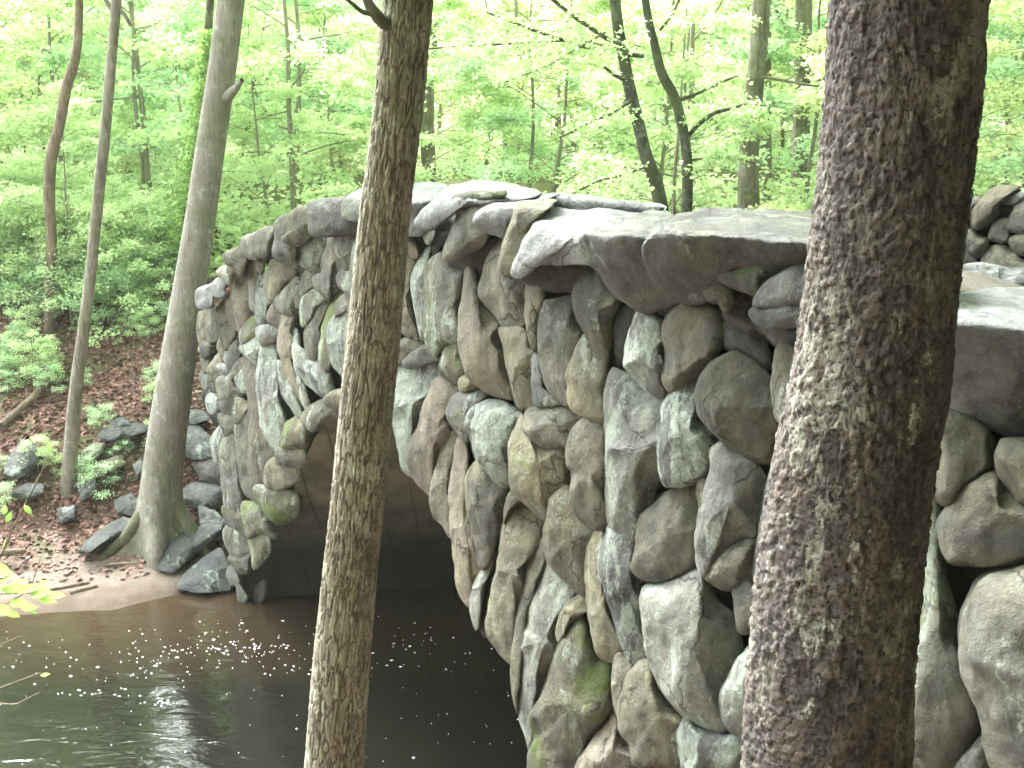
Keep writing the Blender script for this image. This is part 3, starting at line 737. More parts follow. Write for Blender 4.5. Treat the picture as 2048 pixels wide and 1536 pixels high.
def gen_tree(seed, H, z0, Rc, nl, nsub, ntw, nlf, leaf, lean=0.03, r0=.07, bark='twig', lmat='spring', flat=.75):
    rg = np.random.default_rng(seed); wood = []; C = []
    n = 9; z = np.linspace(0, H, n); wob = np.cumsum(rg.normal(0, .035 * H / n * 2, (n, 2)), 0) + np.outer(z, rg.normal(0, lean, 2))
    TP = np.column_stack([wob, z]); TR = np.interp(z, [0, H], [r0, r0 * .18])
    v, f, _ = tube(TP, TR, 8, 24); trunk = (v, f)
    for i in range(nl):
        h = z0 + (H - z0) * (i + rg.random() * .8) / nl; st = np.array([np.interp(h, z, TP[:, 0]), np.interp(h, z, TP[:, 1]), h])
        az = i * 2.4 + rg.normal(0, .5); L = Rc * (1 - .55 * (h - z0) / (H - z0 + .01)) * rg.uniform(.7, 1.15)
        d = np.array([math.cos(az), math.sin(az), rg.uniform(-.1, .85)]); pts = [st]
        for q in range(6):
            d = d + np.array([rg.normal(0, .12), rg.normal(0, .12), rg.normal(-.05, .06)]); pts.append(pts[-1] + d / np.linalg.norm(d) * L / 6)
        pts = np.array(pts); lr = r0 * .35 * (L / Rc)
        v, f, _ = tube(pts, np.linspace(lr, lr * .2, 7), 5, 12); wood.append((v, f))
        for s in range(nsub):
            u = rg.uniform(.2, 1) * 6; k = int(min(u, 5)); sp = pts[k] + (pts[k + 1] - pts[k]) * (u - k)
            dd = (pts[k + 1] - pts[k]); a2 = math.atan2(dd[1], dd[0]) + rg.choice([-1, 1]) * rg.uniform(.4, 1.1)
            l2 = L * rg.uniform(.25, .5) * (1.1 - u / 9); e = sp + np.array([math.cos(a2), math.sin(a2), rg.normal(.08, .1)]) * l2
            m = (sp + e) / 2 + rg.normal(0, .04, 3) * l2
            v, f, _ = tube(np.array([sp, m, e]), np.array([lr * .4, lr * .28, lr * .12]), 4, 5); wood.append((v, f))
            for w_ in range(ntw):
                t_ = rg.uniform(.25, 1.08); q = sp + (e - sp) * t_; a3 = a2 + rg.choice([-1, 1]) * rg.uniform(.3, 1.2); l3 = l2 * rg.uniform(.2, .45)
                e3 = q + np.array([math.cos(a3), math.sin(a3), rg.normal(0, .3)]) * l3
                tt = rg.random((nlf, 1)); C.append(q + (e3 - q) * tt + rg.normal(0, 1, (nlf, 3)) * np.array([.08, .08, .06]) * max(leaf / .07, 1))
    wv = join(wood); lv = leaves_mesh(np.vstack(C), leaf, flat, seed)
    return (mesh_np('trunk', *trunk, BK[bark]), mesh_np('branches', *wv, BK[bark]), mesh_np('crown', *lv, LF[lmat], False))
def place_tree(protos, loc, rz, sc, name, label, group, cat='tree'):
    r = thing(name, label, cat, loc, group); r.rotation_euler = (0, 0, rz); r.scale = (sc, sc, sc)
    for nm, me in zip(('trunk', 'branches', 'crown'), protos):
        put(nm, me, r)
    return r
US = [gen_tree(11, 7.0, 1.2, 3.0, 17, 8, 5, 15, 0.095, r0=.07, lmat='spring'),
      gen_tree(12, 8.5, 1.0, 3.4, 18, 8, 5, 15, 0.101, r0=.08, lmat='yellow'),
      gen_tree(13, 5.5, .5, 2.4, 15, 7, 5, 15, 0.090, r0=.05, lmat='spring'),
      gen_tree(14, 7.5, 1.0, 3.2, 17, 8, 5, 15, 0.106, r0=.06, lmat='cool')]
SH = [gen_tree(21, 1.5, .15, .9, 11, 6, 4, 8, .055, r0=.018, lmat='spring', flat=.6),
      gen_tree(22, 1.1, .10, .8, 10, 6, 4, 8, .050, r0=.015, lmat='cool', flat=.6)]
TALL = [gen_tree(31, 26, 11, 6.0, 22, 8, 5, 9, .22, r0=.26, lmat='spring', bark='far', lean=.01),
        gen_tree(32, 23, 10, 5.5, 20, 8, 5, 9, .22, r0=.20, lmat='yellow', bark='far', lean=.015)]

SHADE = [gen_tree(41, 20, 7.5, 6.5, 30, 12, 6, 13, .33, r0=.24, lmat='cool', bark='far', lean=.01),  # dense crowns for unseen trees added to keep sky light off the stones
       gen_tree(42, 19, 7, 6.2, 28, 12, 6, 13, .33, r0=.2, lmat='spring', bark='far', lean=.015)]

# ------------------------------------------------------------------ the big trunks
def bark_fn(nu, lv, depth, seed, bul=.03, flak=0, fl=3.2, mix=.6):
    def fn(u, l, rr, P):
        sk = mix * fbm(np.stack([np.cos(u * 6.28) * 2, np.sin(u * 6.28) * 2, l * 3.5], -1), 3)
        e, idd = worley(u + .02 * sk, l * lv + sk, nu, 0, seed)
        h = np.clip(e * fl, 0, 1)
        e2, id2 = worley((u + .013) % 1, l * lv * 2.1 + sk, int(nu * 1.7), 0, seed + 1)
        low = fbm(np.stack([np.cos(u * 6.28) * 1.2, np.sin(u * 6.28) * 1.2, l * 1.1], -1), 3)
        r2 = rr * (1 + bul * low) + depth * (h ** .6 * .6 + idd * flak + np.clip(e2 * fl, 0, 1) * .3 - .6)
        return r2, (h, idd * .6 + id2 * .4)
    return fn
def furrow_fn(depth):
    def fn(u, l, rr, P):
        cx, sx = np.cos(u * 6.2832), np.sin(u * 6.2832)
        wv = .35 * fbm(np.stack([cx * 2, sx * 2, l * 5], -1), 2)
        n1 = fbm(np.stack([cx * 5.2 + wv, sx * 5.2 + wv, l * 8 + 3], -1), 2); n2 = fbm(np.stack([cx * 5.2 + 9, sx * 5.2 + wv, l * 8 + 40], -1), 2)
        h = np.minimum(np.clip(np.abs(n1) * 5.5, 0, 1), np.clip(np.abs(n2) * 5.5, 0, 1))
        e, idd = worley((u + .01 * wv) % 1, l * 34 + wv * 3, 46, 0, 5); h = h * (.35 + .65 * np.clip(e * 4, 0, 1))
        low = fbm(np.stack([cx * 1.2, sx * 1.2, l * 1.1], -1), 3)
        return rr * (1 + .035 * low) + depth * (h ** .7 - .6 + .25 * idd), (h, idd * .7 + .15)
    return fn
def big_tree(name, label, pts, Y, mat, N, M, fn, top=5, bot=2, group=None, crown=None, roots=None, limbs=(), leafy=0):
    P, R = px_path(pts, Y, top, bot)
    P = P[::-1]; R = R[::-1]
    root = thing(name, label, 'tree', tuple(P[0]), group)
    v, f, ex = tube(P, R, N, M, fn); c = np.array(root.location)
    if roots is not None: v = roots(v)
    me = mesh_np('trunk', v - c, f, BK[mat])
    if ex: add_attr(me, 'plate', ex[0]); add_attr(me, 'cell', ex[1])
    put('trunk', me, root)
    for lp, lr in limbs:
        v, f, _ = tube(np.array(lp) - c, np.array(lr), 9, 20); put('limb', mesh_np('limb', v, f, BK[mat if mat in ('grey', 'dark', 'brown', 'far') else 'dark']), root)
    if leafy:
        rg = np.random.default_rng(int(pts[0][0]) + 7); C = []
        for lp, lr in limbs:
            q = spline(np.array(lp) - c, 60)
            for _ in range(int(leafy * np.linalg.norm(lp[-1] - lp[0]) / 12)):
                a = q[rg.integers(12, 60)]; az = rg.uniform(0, 6.28); L_ = rg.uniform(.25, .9); e = a + np.array([math.cos(az) * L_, math.sin(az) * L_, rg.normal(-.03, .12)])
                C.append(a + (e - a) * rg.random((12, 1)) + rg.normal(0, .05, (12, 3)))
        put('leaves', mesh_np('leaves', *leaves_mesh(np.vstack(C), .085, .7, 3), LF['spring'], False), root)
    if crown:
        o = put('branches', crown[1], root); q = put('crown', crown[2], root)
        for a in (o, q): a.location = Vector(P[-1] - c) - Vector((0, 0, crown[3])); a.scale = (crown[4],) * 3
    return root, P, R
def limb_px(pts, Y0, Y1):
    P = []; R = []
    for q, (x, y, wd) in enumerate(pts):
        yy = Y0 + (Y1 - Y0) * q / (len(pts) - 1); p = at_y(x, y, yy); P.append(p); R.append(wd * yy / FPX / 2)
    return np.array(P), np.array(R)
cr = TALL[0]
big_tree('tree', 'straight tree trunk with furrowed tan bark standing in front of the arch',
    [(818, -40, 104), (815, 0, 102), (800, 180, 98), (786, 300, 96), (770, 420, 98), (758, 560, 100), (745, 700, 103), (730, 850, 103), (716, 1000, 104), (700, 1150, 106), (684, 1320, 110), (668, 1536, 114), (655, 1700, 118)],
    4.6, 'furrow', 240, 1500, furrow_fn(.009), 6, 1.0, limbs=[limb_px([(790, 55, 34), (760, 40, 26), (738, 10, 20), (722, -40, 16)], 4.55, 4.4), limb_px([(760, 30, 12), (725, 25, 9), (690, -5, 7), (650, -30, 5)], 4.5, 4.3)],
    crown=(None, TALL[0][1], TALL[0][2], 10, .5))
big_tree('tree', 'thick foreground trunk with dark flaky patchy bark at the right',
    [(1822, -60, 290), (1817, 0, 288), (1806, 160, 286), (1795, 300, 284), (1777, 450, 282), (1757, 600, 284), (1738, 750, 290), (1712, 900, 298), (1690, 1050, 302), (1672, 1200, 306), (1658, 1350, 310), (1645, 1536, 316), (1635, 1700, 324)],
    3.5, 'flaky', 320, 1500, bark_fn(68, 40, .012, 9, .05, 1.0, fl=7, mix=1.0), 6, .8, crown=(None, TALL[1][1], TALL[1][2], 9, .5))
def root_flare(cx, cy, zb):
    def fn(v):
        h = np.clip((v[:, 2] - zb), -1, 10); d = v[:, :2] - np.array([cx, cy]); a = np.arctan2(d[:, 1], d[:, 0])
        lob = (.5 + .5 * np.cos(a * 5 + .6 + .5 * np.sin(2 * a))) ** 1.6
        k = np.exp(-np.clip(h, 0, 9) * 3.2) * (.05 + .6 * lob); v = v.copy(); v[:, :2] += d * k[:, None]; return v
    return fn
gb = at_y(318, 1068, 16.0); Gz = gb[2]
knot = limb_px([(452, 196, 24), (472, 176, 15), (484, 160, 9)], 15.9, 15.7)
_, GP, GR = big_tree('tree', 'smooth pale grey leaning trunk with mossy root flare on the far bank',
    [(464, -20, 54), (462, 0, 54), (443, 150, 56), (420, 300, 58), (399, 450, 60), (375, 600, 64), (352, 750, 71), (337, 850, 75), (324, 950, 78), (318, 1060, 86)],
    16.0, 'grey', 96, 260, lambda u, l, rr, P: (rr * (1 + .02 * fbm(np.stack([np.cos(u * 6.28), np.sin(u * 6.28), l * .8], -1), 3)), None), 9, .5, roots=root_flare(gb[0], gb[1], Gz), limbs=[knot],
    crown=(None, TALL[0][1], TALL[0][2], 11, .7))
# moss on the root spurs
rootsV = []
for px0, py0, px1, py1, w0 in ((300, 1010, 195, 1052, 26), (355, 1010, 430, 1048, 24), (315, 1040, 285, 1105, 22), (345, 1045, 372, 1085, 22), (330, 1050, 322, 1108, 20)):
    a = at_y(px0, py0, 15.95); b_ = at_y(px1, py1, 15.6); b_[2] = float(height(b_[0], b_[1])) - .03; m = (a + b_) / 2 + np.array([0, 0, -.10])
    rootsV.append((a, m, b_, w0))
mossroot = barkmat("mossy_root_bark", (.11, .10, .075), (.085, .09, .045), (.04, .04, .02), (1, 1, .6), 12, None, .02, .1, .45)
grey_tree = [o for o in bpy.data.objects if o.get('label', '').startswith('smooth pale grey')][0]
for a, m, b_, w0 in rootsV:
    v, f, _ = tube(np.array([a, m, b_, b_ + (b_ - m) * .3 - np.array([0, 0, .25])]), np.array([w0, w0 * .8, w0 * .45, w0 * .2]) * 16 / FPX / 2 * 1.4, 12, 24,
                   lambda u, l, rr, P: (rr * (1 + .18 * fbm(np.stack([np.cos(u * 6.28), np.sin(u * 6.28), l * 5], -1), 2)), None))
    v = v - np.array(grey_tree.location); put('root', mesh_np('root', v, f, mossroot), grey_tree)

fnoise = lambda u, l, rr, P: (rr * (1 + .06 * fbm(np.stack([np.cos(u * 6.28) * 1.5, np.sin(u * 6.28) * 1.5, l * 1.5], -1), 3)), None)
def trunk(label, pts, Y, mat, group=None, N=20, M=90, top=6, bot=.6, limbs=(), crown=None, leafy=0):
    return big_tree('tree', label, pts, Y, mat, N, M, fnoise, top, bot, group, crown or (None, TALL[1][1], TALL[1][2], 12, .7), None, limbs, leafy)
trunk('slim greenish trunk standing left of the grey leaning tree', [(235, -20, 20), (233, 0, 20), (220, 150, 21), (207, 300, 22), (192, 440, 21), (180, 560, 22), (162, 700, 24), (149, 800, 26), (140, 920, 28), (136, 1015, 36)], 17.0, 'far',
      limbs=[limb_px([(234, 14, 10), (250, 30, 8), (262, 52, 7)], 17, 17), limb_px([(226, 20, 12), (214, 5, 9), (200, -20, 7)], 17, 17)])
trunk('crooked brown trunk with shaggy bark far left of the slim tree', [(158, -20, 15), (158, 60, 16), (152, 120, 18), (130, 180, 22), (120, 250, 20), (100, 320, 24), (98, 400, 22), (104, 470, 20), (100, 560, 22), (99, 660, 21)], 20.2, 'brown')
trunk('broad grey trunk farthest left among the background trees', [(60, -10, 30), (60, 100, 30), (68, 200, 34), (66, 300, 44)], 52.0, 'far')
trunk('grey background trunk with dark scar second from left', [(130, -10, 30), (130, 100, 30), (132, 200, 28), (133, 290, 34)], 50.0, 'far')
trunk('ivy wrapped slender trunk right behind the grey leaning tree', [(422, -20, 16), (412, 120, 17), (398, 260, 18), (380, 400, 19), (362, 540, 22), (345, 690, 24)], 21.8, 'dark')
trunk('thin stub trunk at the left picture edge', [(-4, 430, 18), (4, 520, 18), (8, 610, 18)], 30.0, 'brown')
G2 = 'slim trunks standing in the far woods'
for pts, Y, mt in (([(318, 100, 9), (314, 250, 9), (312, 420, 10)], 40, 'dark'), ([(300, 180, 8), (296, 300, 9), (292, 420, 9)], 44, 'dark'),
                   ([(922, 260, 12), (924, 330, 12), (920, 400, 13)], 60, 'far'), ([(976, 280, 8), (976, 340, 8), (978, 400, 8)], 60, 'dark'),
                   ([(1240, 60, 10), (1250, 250, 12), (1270, 380, 13)], 40, 'far'), ([(1322, 200, 18), (1345, 320, 20), (1360, 420, 22)], 38, 'far'),
                   ([(50, 560, 7), (50, 620, 8)], 32, 'dark'), ([(150, 560, 8), (148, 640, 9)], 34, 'dark'), ([(2030, 20, 14), (2026, 120, 15), (2024, 240, 16)], 48, 'far'),
                   ([(1440, 150, 26), (1445, 260, 28), (1446, 330, 30)], 55, 'far'), ([(480, 330, 8), (468, 400, 9), (462, 470, 9)], 33, 'dark')):
    trunk('thin dim trunk among pale green leaves in the far woods', pts, Y, mt, G2, 12, 40, 5, 1.5)
DK = 'dark'
trunk('dark curving trunk with sweeping branches rising behind the bridge crown', [(1228, -20, 22), (1236, 60, 24), (1250, 130, 24), (1262, 190, 24), (1278, 250, 25), (1290, 310, 26), (1312, 360, 28), (1322, 420, 30)], 19.0, DK, leafy=170, limbs=[
    limb_px([(1285, 112, 9), (1230, 105, 8), (1160, 92, 7), (1080, 65, 6), (1000, 35, 5), (975, 25, 3)], 19, 16.5),
    limb_px([(1262, 110, 9), (1210, 75, 9), (1150, 35, 8), (1100, -5, 7), (1080, -25, 6)], 19, 18),
    limb_px([(1250, 160, 9), (1228, 150, 7), (1210, 135, 5)], 19, 18.5),
    limb_px([(1255, 100, 6), (1150, 80, 5), (1010, 88, 4), (930, 92, 3), (850, 98, 3)], 19, 16),
    limb_px([(1268, 195, 7), (1230, 225, 6), (1180, 245, 4), (1120, 275, 3)], 19, 17),
    limb_px([(1300, 330, 6), (1250, 350, 5), (1200, 360, 4), (1160, 380, 3)], 19, 17.5),
    limb_px([(1210, 65, 4), (1100, 130, 3), (1010, 165, 2)], 18, 16)])
trunk('dark forked trunk with upturned boughs just right of the curving one', [(1288, -20, 16), (1296, 40, 16), (1310, 90, 18), (1322, 150, 20), (1350, 190, 20), (1362, 240, 21), (1372, 290, 21), (1376, 350, 22), (1372, 425, 24)], 19.5, DK, leafy=170, limbs=[
    limb_px([(1378, 270, 9), (1400, 245, 9), (1430, 225, 8), (1470, 215, 6), (1500, 205, 4)], 19.5, 19),
    limb_px([(1362, 200, 7), (1400, 185, 6), (1440, 165, 5), (1480, 150, 3)], 19.5, 20),
    limb_px([(1384, 320, 5), (1430, 314, 5), (1480, 318, 4), (1510, 328, 3)], 19.5, 19),
    limb_px([(1320, 60, 5), (1345, 30, 5), (1362, -10, 5)], 19.5, 19)])
trunk('broad brown trunk behind the parapet left of the thick flaky trunk', [(1524, -20, 36), (1520, 60, 36), (1508, 180, 38), (1498, 300, 40), (1496, 420, 44)], 22.0, 'far', limbs=[limb_px([(1500, 150, 6), (1560, 160, 5), (1650, 175, 4), (1720, 200, 3)], 22, 21)])
trunk('grey brown trunk seen between the broad trunk and thick flaky trunk', [(1608, -20, 34), (1606, 90, 34), (1604, 240, 32), (1600, 420, 42)], 28.0, 'far', limbs=[limb_px([(1590, 90, 8), (1570, 55, 7), (1552, 20, 6)], 28, 28)])
trunk('dim trunk half hidden behind the thick flaky trunk', [(1664, -20, 30), (1660, 120, 28), (1658, 300, 30)], 34.0, 'far')
trunk('pale faded trunk high behind the forked tree', [(1400, -30, 30), (1415, 50, 30), (1425, 110, 34)], 60.0, 'far')

# understory trees and shrubs
def region(x, y):
    px = 1024 + x / (y * math.cos(PITCH) + .5) * FPX; d = 'near' if y < 30 else 'middle' if y < 45 else 'farther'
    for lim, nm in ((0, 'beyond the left edge'), (170, 'left of the slim trunk'), (400, 'between the slim trunk and the grey leaning trunk'), (760, 'between the grey leaning trunk and the furrowed trunk'), (1260, 'between the furrowed trunk and the dark curving trunk'), (1480, 'behind the two dark curving trunks'), (1700, 'between the dark curving trunks and the thick flaky trunk'), (1980, 'hidden behind the thick flaky trunk'), (9e9, 'right of the thick flaky trunk')):
        if px < lim: return d, nm
rt = random.Random(3)
def gz(x, y): return float(height(x, y))
spots = []
for _ in range(700):
    if len(spots) > 110: break
    Y_ = rt.choice([rt.uniform(24, 34), rt.uniform(30, 48), rt.uniform(45, 75)]); X_ = rt.uniform(-.62, .62) * Y_
    if all((X_ - a) ** 2 + (Y_ - b_) ** 2 > 4 for a, b_ in spots): spots.append((X_, Y_))
for q, (x, y) in enumerate(spots):
    side = 'left of the bridge' if x < -.2 * y else 'behind the bridge'
    sc = rt.uniform(.8, 1.25) * (1.3 if y > 45 else 1)
    place_tree(US[rt.randrange(4)], (x, y, gz(x, y) - .1), rt.uniform(0, 6.28), sc, 'understory_tree', '%s green understory tree %s' % region(x, y), 'understory trees, %s row, %s' % region(x, y))
for q, (x, y, k, sc) in enumerate([(-8.8, 21.3, 2, .7), (-10.5, 22, 0, .8), (-5.4, 24.5, 2, .8), (-2.2, 22.5, 2, .8), (3, 21, 0, .9), (6.8, 20.5, 1, .85), (10.5, 17.5, 2, .8), (-13, 24, 1, .9), (0.5, 25, 3, .9), (12, 22, 3, 1), (8.5, 25, 1, 1), (-8.8, 26, 3, 1)]):
    place_tree(US[k], (x, y, gz(x, y) - .1), q * 1.3, sc, 'young_beech', 'young leafy beech in the %s woods %s' % region(x, y), 'young beeches, %s woods, %s' % region(x, y))
for q in range(22):
    x, y = rt.uniform(-70, 70), rt.uniform(55, 115)
    place_tree(TALL[q % 2], (x, y, gz(x, y) - .2), rt.uniform(0, 6), rt.uniform(.8, 1.1), 'tall_tree', 'tall pale tree in the distance, %s' % region(x, y)[1], 'tall trees in the distance, %s' % region(x, y)[1])
for q in range(110):
    px, py = rt.uniform(-30, 330), rt.uniform(570, 740)
    if q < 8: px, py = [(60, 800), (20, 840), (100, 760), (60, 700), (85, 990), (35, 740), (20, 700), (110, 690)][q]
    y = 17 + (1000 - py) / 300 * 4.2 + rt.uniform(-.3, .3)
    p = at_y(px, py, y); z = gz(p[0], y)
    place_tree(SH[q % 2], (float(p[0]), y, z - .05), rt.uniform(0, 6), rt.uniform(.7, 1.2) * (.55 if q < 8 else 1), 'shrub', 'green shrub on the %s bank %s' % ('lower' if y < 19.5 else 'middle' if y < 21 else 'upper', region(float(p[0]), y)[1]), 'bank shrubs %s %d' % (region(float(p[0]), y)[1], y), 'shrub')
for q, (x, y, sc) in enumerate([(9, -3, 1), (14, 3, 1), (4, -9, 1), (-5, -10, 1), (17, -8, 1), (10, -14, 1), (0, -17, 1), (20, 8, 1), (-12, -16, 1), (13, 9.5, .9), (6, -5, .9), (-3, -5, .85), (24, 1, 1), (12, 16, .9), (22, 15, 1), (-9, -7, .9), (-8, -2, 1.1), (10.5, 12, 1), (9, 4, 1.1), (7, 0, 1), (12, -2, 1.1), (5.5, -8, 1.1), (-1, -9, 1.1), (8, -8, 1.1), (3, -3.5, .8), (15, 7, 1.1)]):
    place_tree(SHADE[q % 2], (x, y, max(gz(x, y), 3) - .2), q * 1.7, sc, 'unseen_shade_tree', 'unseen full crowned tree added on the near bank to shade the bridge', 'unseen trees added round the near bank for shade')  # out of view, added to block skylight falling on the bridge
for q, (x, y, sc) in enumerate([(-22, 26, 1), (-2, 29, 1), (6, 27, 1), (-28, 16, 1), (14, 30, 1)]):
    place_tree(TALL[q % 2], (x, y, gz(x, y) - .2), q * 1.7, sc, 'tall_tree', 'tall spring green tree rising from the far bank', 'tall trees along the far bank')
for q in range(95):
    y = rt.uniform(36, 100); x = rt.uniform(-.62, .62) * y
    place_tree(US[q % 4], (x, y, gz(x, y) - .2), rt.uniform(0, 6), rt.uniform(1.3, 2.1), 'understory_tree', 'hazy pale green tree far back, %s' % region(x, y)[1], 'hazy trees far back, %s' % region(x, y)[1])
for q in range(150):
    a = rt.uniform(math.radians(-160), math.radians(62)); d_ = rt.uniform(12, 34); x, y = 3 + d_ * math.cos(a), d_ * math.sin(a)
    if x < -13 or (y > 0 and x < .7 * y + 7): continue
    place_tree(SHADE[q % 2] if q % 3 == 0 else US[q % 4], (x, y, max(gz(x, y), 0) - .2), rt.uniform(0, 6), rt.uniform(.8, 1.1) * (1 if q % 3 == 0 else 1.4), 'unseen_shade_tree', 'unseen leafy tree added round the near bank to block low sky', 'unseen trees added round the near bank against low sky light')  # out-of-view ring added to block low sky behind and right of the camera
rg = np.random.default_rng(77); n = 150000
yy = 21.5 + 70 * rg.random(n) ** 1.7; xx = rg.uniform(-.6, .6, n) * yy; cl = fbm(np.stack([xx * .35, yy * .35, xx * 0], -1), 2)
ok = cl > -.25; xx, yy, cl = xx[ok], yy[ok], cl[ok]
C = np.column_stack([xx, yy, height(xx, yy) + rg.random(len(xx)) ** 1.5 * (.5 + 1.2 * np.clip(cl, 0, 1)) * np.interp(yy, [21, 40], [.5, 1.2])])
ok = C[:, 0] * WN[0] + C[:, 1] * WN[1] - P0 @ WN < 99
v, f = leaves_mesh(C, .17, .5, 78)
tag(put('undergrowth', mesh_np('undergrowth', v, f, LF['spring'], False)), 'bright green undergrowth covering the forest floor', 'undergrowth', kind='stuff')
for q in range(34):
    x = -10.2 + 4.6 * rt.random() ** .8; y = shore(x) + 2.6 + 5 * rt.random()
    if (x + 5.6) > -.3 and y < 19: continue
    place_tree(SH[q % 2], (x, y, gz(x, y) - .04), rt.uniform(0, 6), rt.uniform(.25, .6), 'seedling', 'small leafy seedling in the fallen leaves %s' % region(x, y)[1], 'seedlings %s' % region(x, y)[1], 'seedling')
# ivy on the slender trunk
C = []
for q in range(5200):
    py = random.uniform(60, 690); cx = np.interp(py, [-20, 120, 260, 400, 540, 690], [422, 412, 398, 380, 362, 345]); wd = np.interp(py, [0, 300, 500, 690], [18, 34, 60, 80])
    C.append(at_y(cx + random.gauss(0, 1) * wd * .4, py, 21.8 + random.uniform(-.5, .4)))
v, f = leaves_mesh(np.array(C), .09, 1.2, 5); tag(obj_at('ivy', v, f, LF['ivy'], smooth=False), 'dense ivy climbing the slender trunk behind the grey tree', 'ivy')

# ------------------------------------------------------------------ far bank: slabs, litter, sticks
SLABS = """
s 15.6 155,1100 170,1085 205,1055 245,1033 275,1040 268,1058 225,1078 175,1108
s 15.3 302,1108 335,1075 375,1058 420,1048 450,1050 420,1085 390,1110 345,1147 318,1140
s 15.0 350,1177 365,1150 400,1120 443,1095 460,1130 460,1180 400,1188
s 16.6 356,985 385,963 420,968 450,975 442,1005 425,1022 385,1015 360,1000
s 17.6 352,850 400,850 430,885 432,915 390,922 350,905
s 18.2 360,830 385,818 410,822 422,838 390,850 362,844
s 18.0 195,867 215,850 250,845 295,848 300,862 260,874 225,884 200,878
s 18.4 218,840 245,833 272,852 225,857
m 17.6 158,905 185,886 214,885 207,905 175,922
m 17.2 163,950 195,925 240,910 254,930 225,947 175,962
s 17.6 5,945 20,910 45,878 67,883 80,920 60,947 30,960
s 17.2 16,987 55,965 90,968 84,987 50,1000
s 16.9 148,965 192,953 192,987 165,1002
s 17.0 265,930 285,913 292,940 275,962
s 16.7 113,1017 150,1010 152,1040 120,1047
s 15.6 395,1010 430,1020 452,1040 440,1060 400,1050
d 16.0 380,925 430,905 446,940 442,975 400,960
s 16.2 225,1000 262,985 285,1010 262,1032 232,1025
"""
LBL = ['tilted flat slab leaning up left of the mossy roots', 'pale slab lying right below the grey trunk', 'slab dipping into the water beside the pier', 'flat grey slab right of the grey trunk', 'dark layered slab between grey trunk and bridge end',
       'small slab on top of the dark layered slab', 'long bluish slab on the bank between two trunks', 'small slab above the long bluish slab', 'mossy rock right of the slim trunk', 'mossy flat rock above the roots', 'dark upright boulder at the far left bank',
       'flat slab at the left above the sand', 'small slab right beside the slim trunk base', 'narrow rock against the left of the grey trunk', 'small rock at the foot of the slim trunk', 'slab wedged against the pier', 'shadowed rock against the bridge end', 'rock left of the root flare']
for ln, lb in zip(SLABS.strip().splitlines(), LBL):
    f_ = ln.split(); poly = [tuple(map(float, a.split(','))) for a in f_[2:]]; Yd = float(f_[1])
    P_ = np.array(poly); cx, cy = P_.mean(0)
    # lay the slab on the bank: find where its middle meets the ground
    yy = np.linspace(14, 24, 200); pr = np.array([at_y(cx, cy, a) for a in yy]); hz = height(pr[:, 0], pr[:, 1]); hit = np.argmax(pr[:, 2] < hz + .05)
    Yd = yy[hit] if hit > 0 else Yd
    base = lambda x, y, Yd=Yd, cy=cy: (Yd + (cy - np.asarray(y)) * .008 - .34) / ray(x, y)[..., 1]
    o = boulder(poly, f_[0], None, 'rock_slab', base=base, fat=.4, thick=.5, nf=8, sharp=True); tag(o, lb, 'rock', 'rock slabs on the far bank')
# fallen leaves
rg = np.random.default_rng(4); n = 28000
x = rg.uniform(-13, -3.6, n); d = rg.uniform(.9, 8, n); y = shore(x) + d; keep = (rg.random(n) < np.interp(d, [.9, 2, 3, 8], [.12, .6, 1, .8])); x, y = x[keep], y[keep]
z = height(x, y) + .012
v, f = leaves_mesh(np.column_stack([x, y, z]), .095, .5, 8)
def littermat():
    k = NB("fallen_leaves"); g = k.n("ShaderNodeNewGeometry"); c = k.mix(g.outputs['Random Per Island'], (.12, .055, .042), (.34, .19, .16))
    k.bsdf(c, .7); return k.m
tag(put('fallen_leaves', mesh_np('fallen_leaves', v, f, littermat(), False)), 'reddish brown fallen leaves strewn over the bank', 'leaf litter', kind='stuff')
TW = BK['brown']
for (pts, Y0, Y1, lb) in (([(0, 840, 12), (60, 790, 11), (100, 752, 9)], 17.8, 19, 'pale fallen bough slanting up the left bank'), ([(195, 705, 9), (260, 690, 9), (330, 672, 8)], 20.5, 21, 'fallen log lying on the upper bank'),
                          ([(80, 1182, 5), (130, 1174, 6), (178, 1164, 5)], 14.8, 15.0, 'thin dark stick on the sand'), ([(140, 1186, 9), (170, 1178, 9), (196, 1172, 6)], 14.7, 14.9, 'short charred stick on the sand'),
                          ([(-10, 1106, 12), (30, 1104, 11), (52, 1100, 8)], 15.9, 16.0, 'log end at the left edge of the sand'), ([(210, 1130, 4), (250, 1127, 4), (276, 1126, 4)], 15.5, 15.5, 'slim twig above the sand spit')):
    P_, R_ = limb_px(pts, Y0, Y1)
    if Y0 < 17: P_ = np.array([at_z(a, b_, gz(*at_z(a, b_, .2)[:2]) + .045) for a, b_, _ in pts])
    else: P_[:, 2] = np.array([gz(a, b_) + .05 for a, b_ in P_[:, :2]]) * .5 + P_[:, 2] * .5
    v, f, _ = tube(P_, R_ * 1.4, 8, 20, fnoise); tag(obj_at('stick', v, f, TW), lb, 'stick')

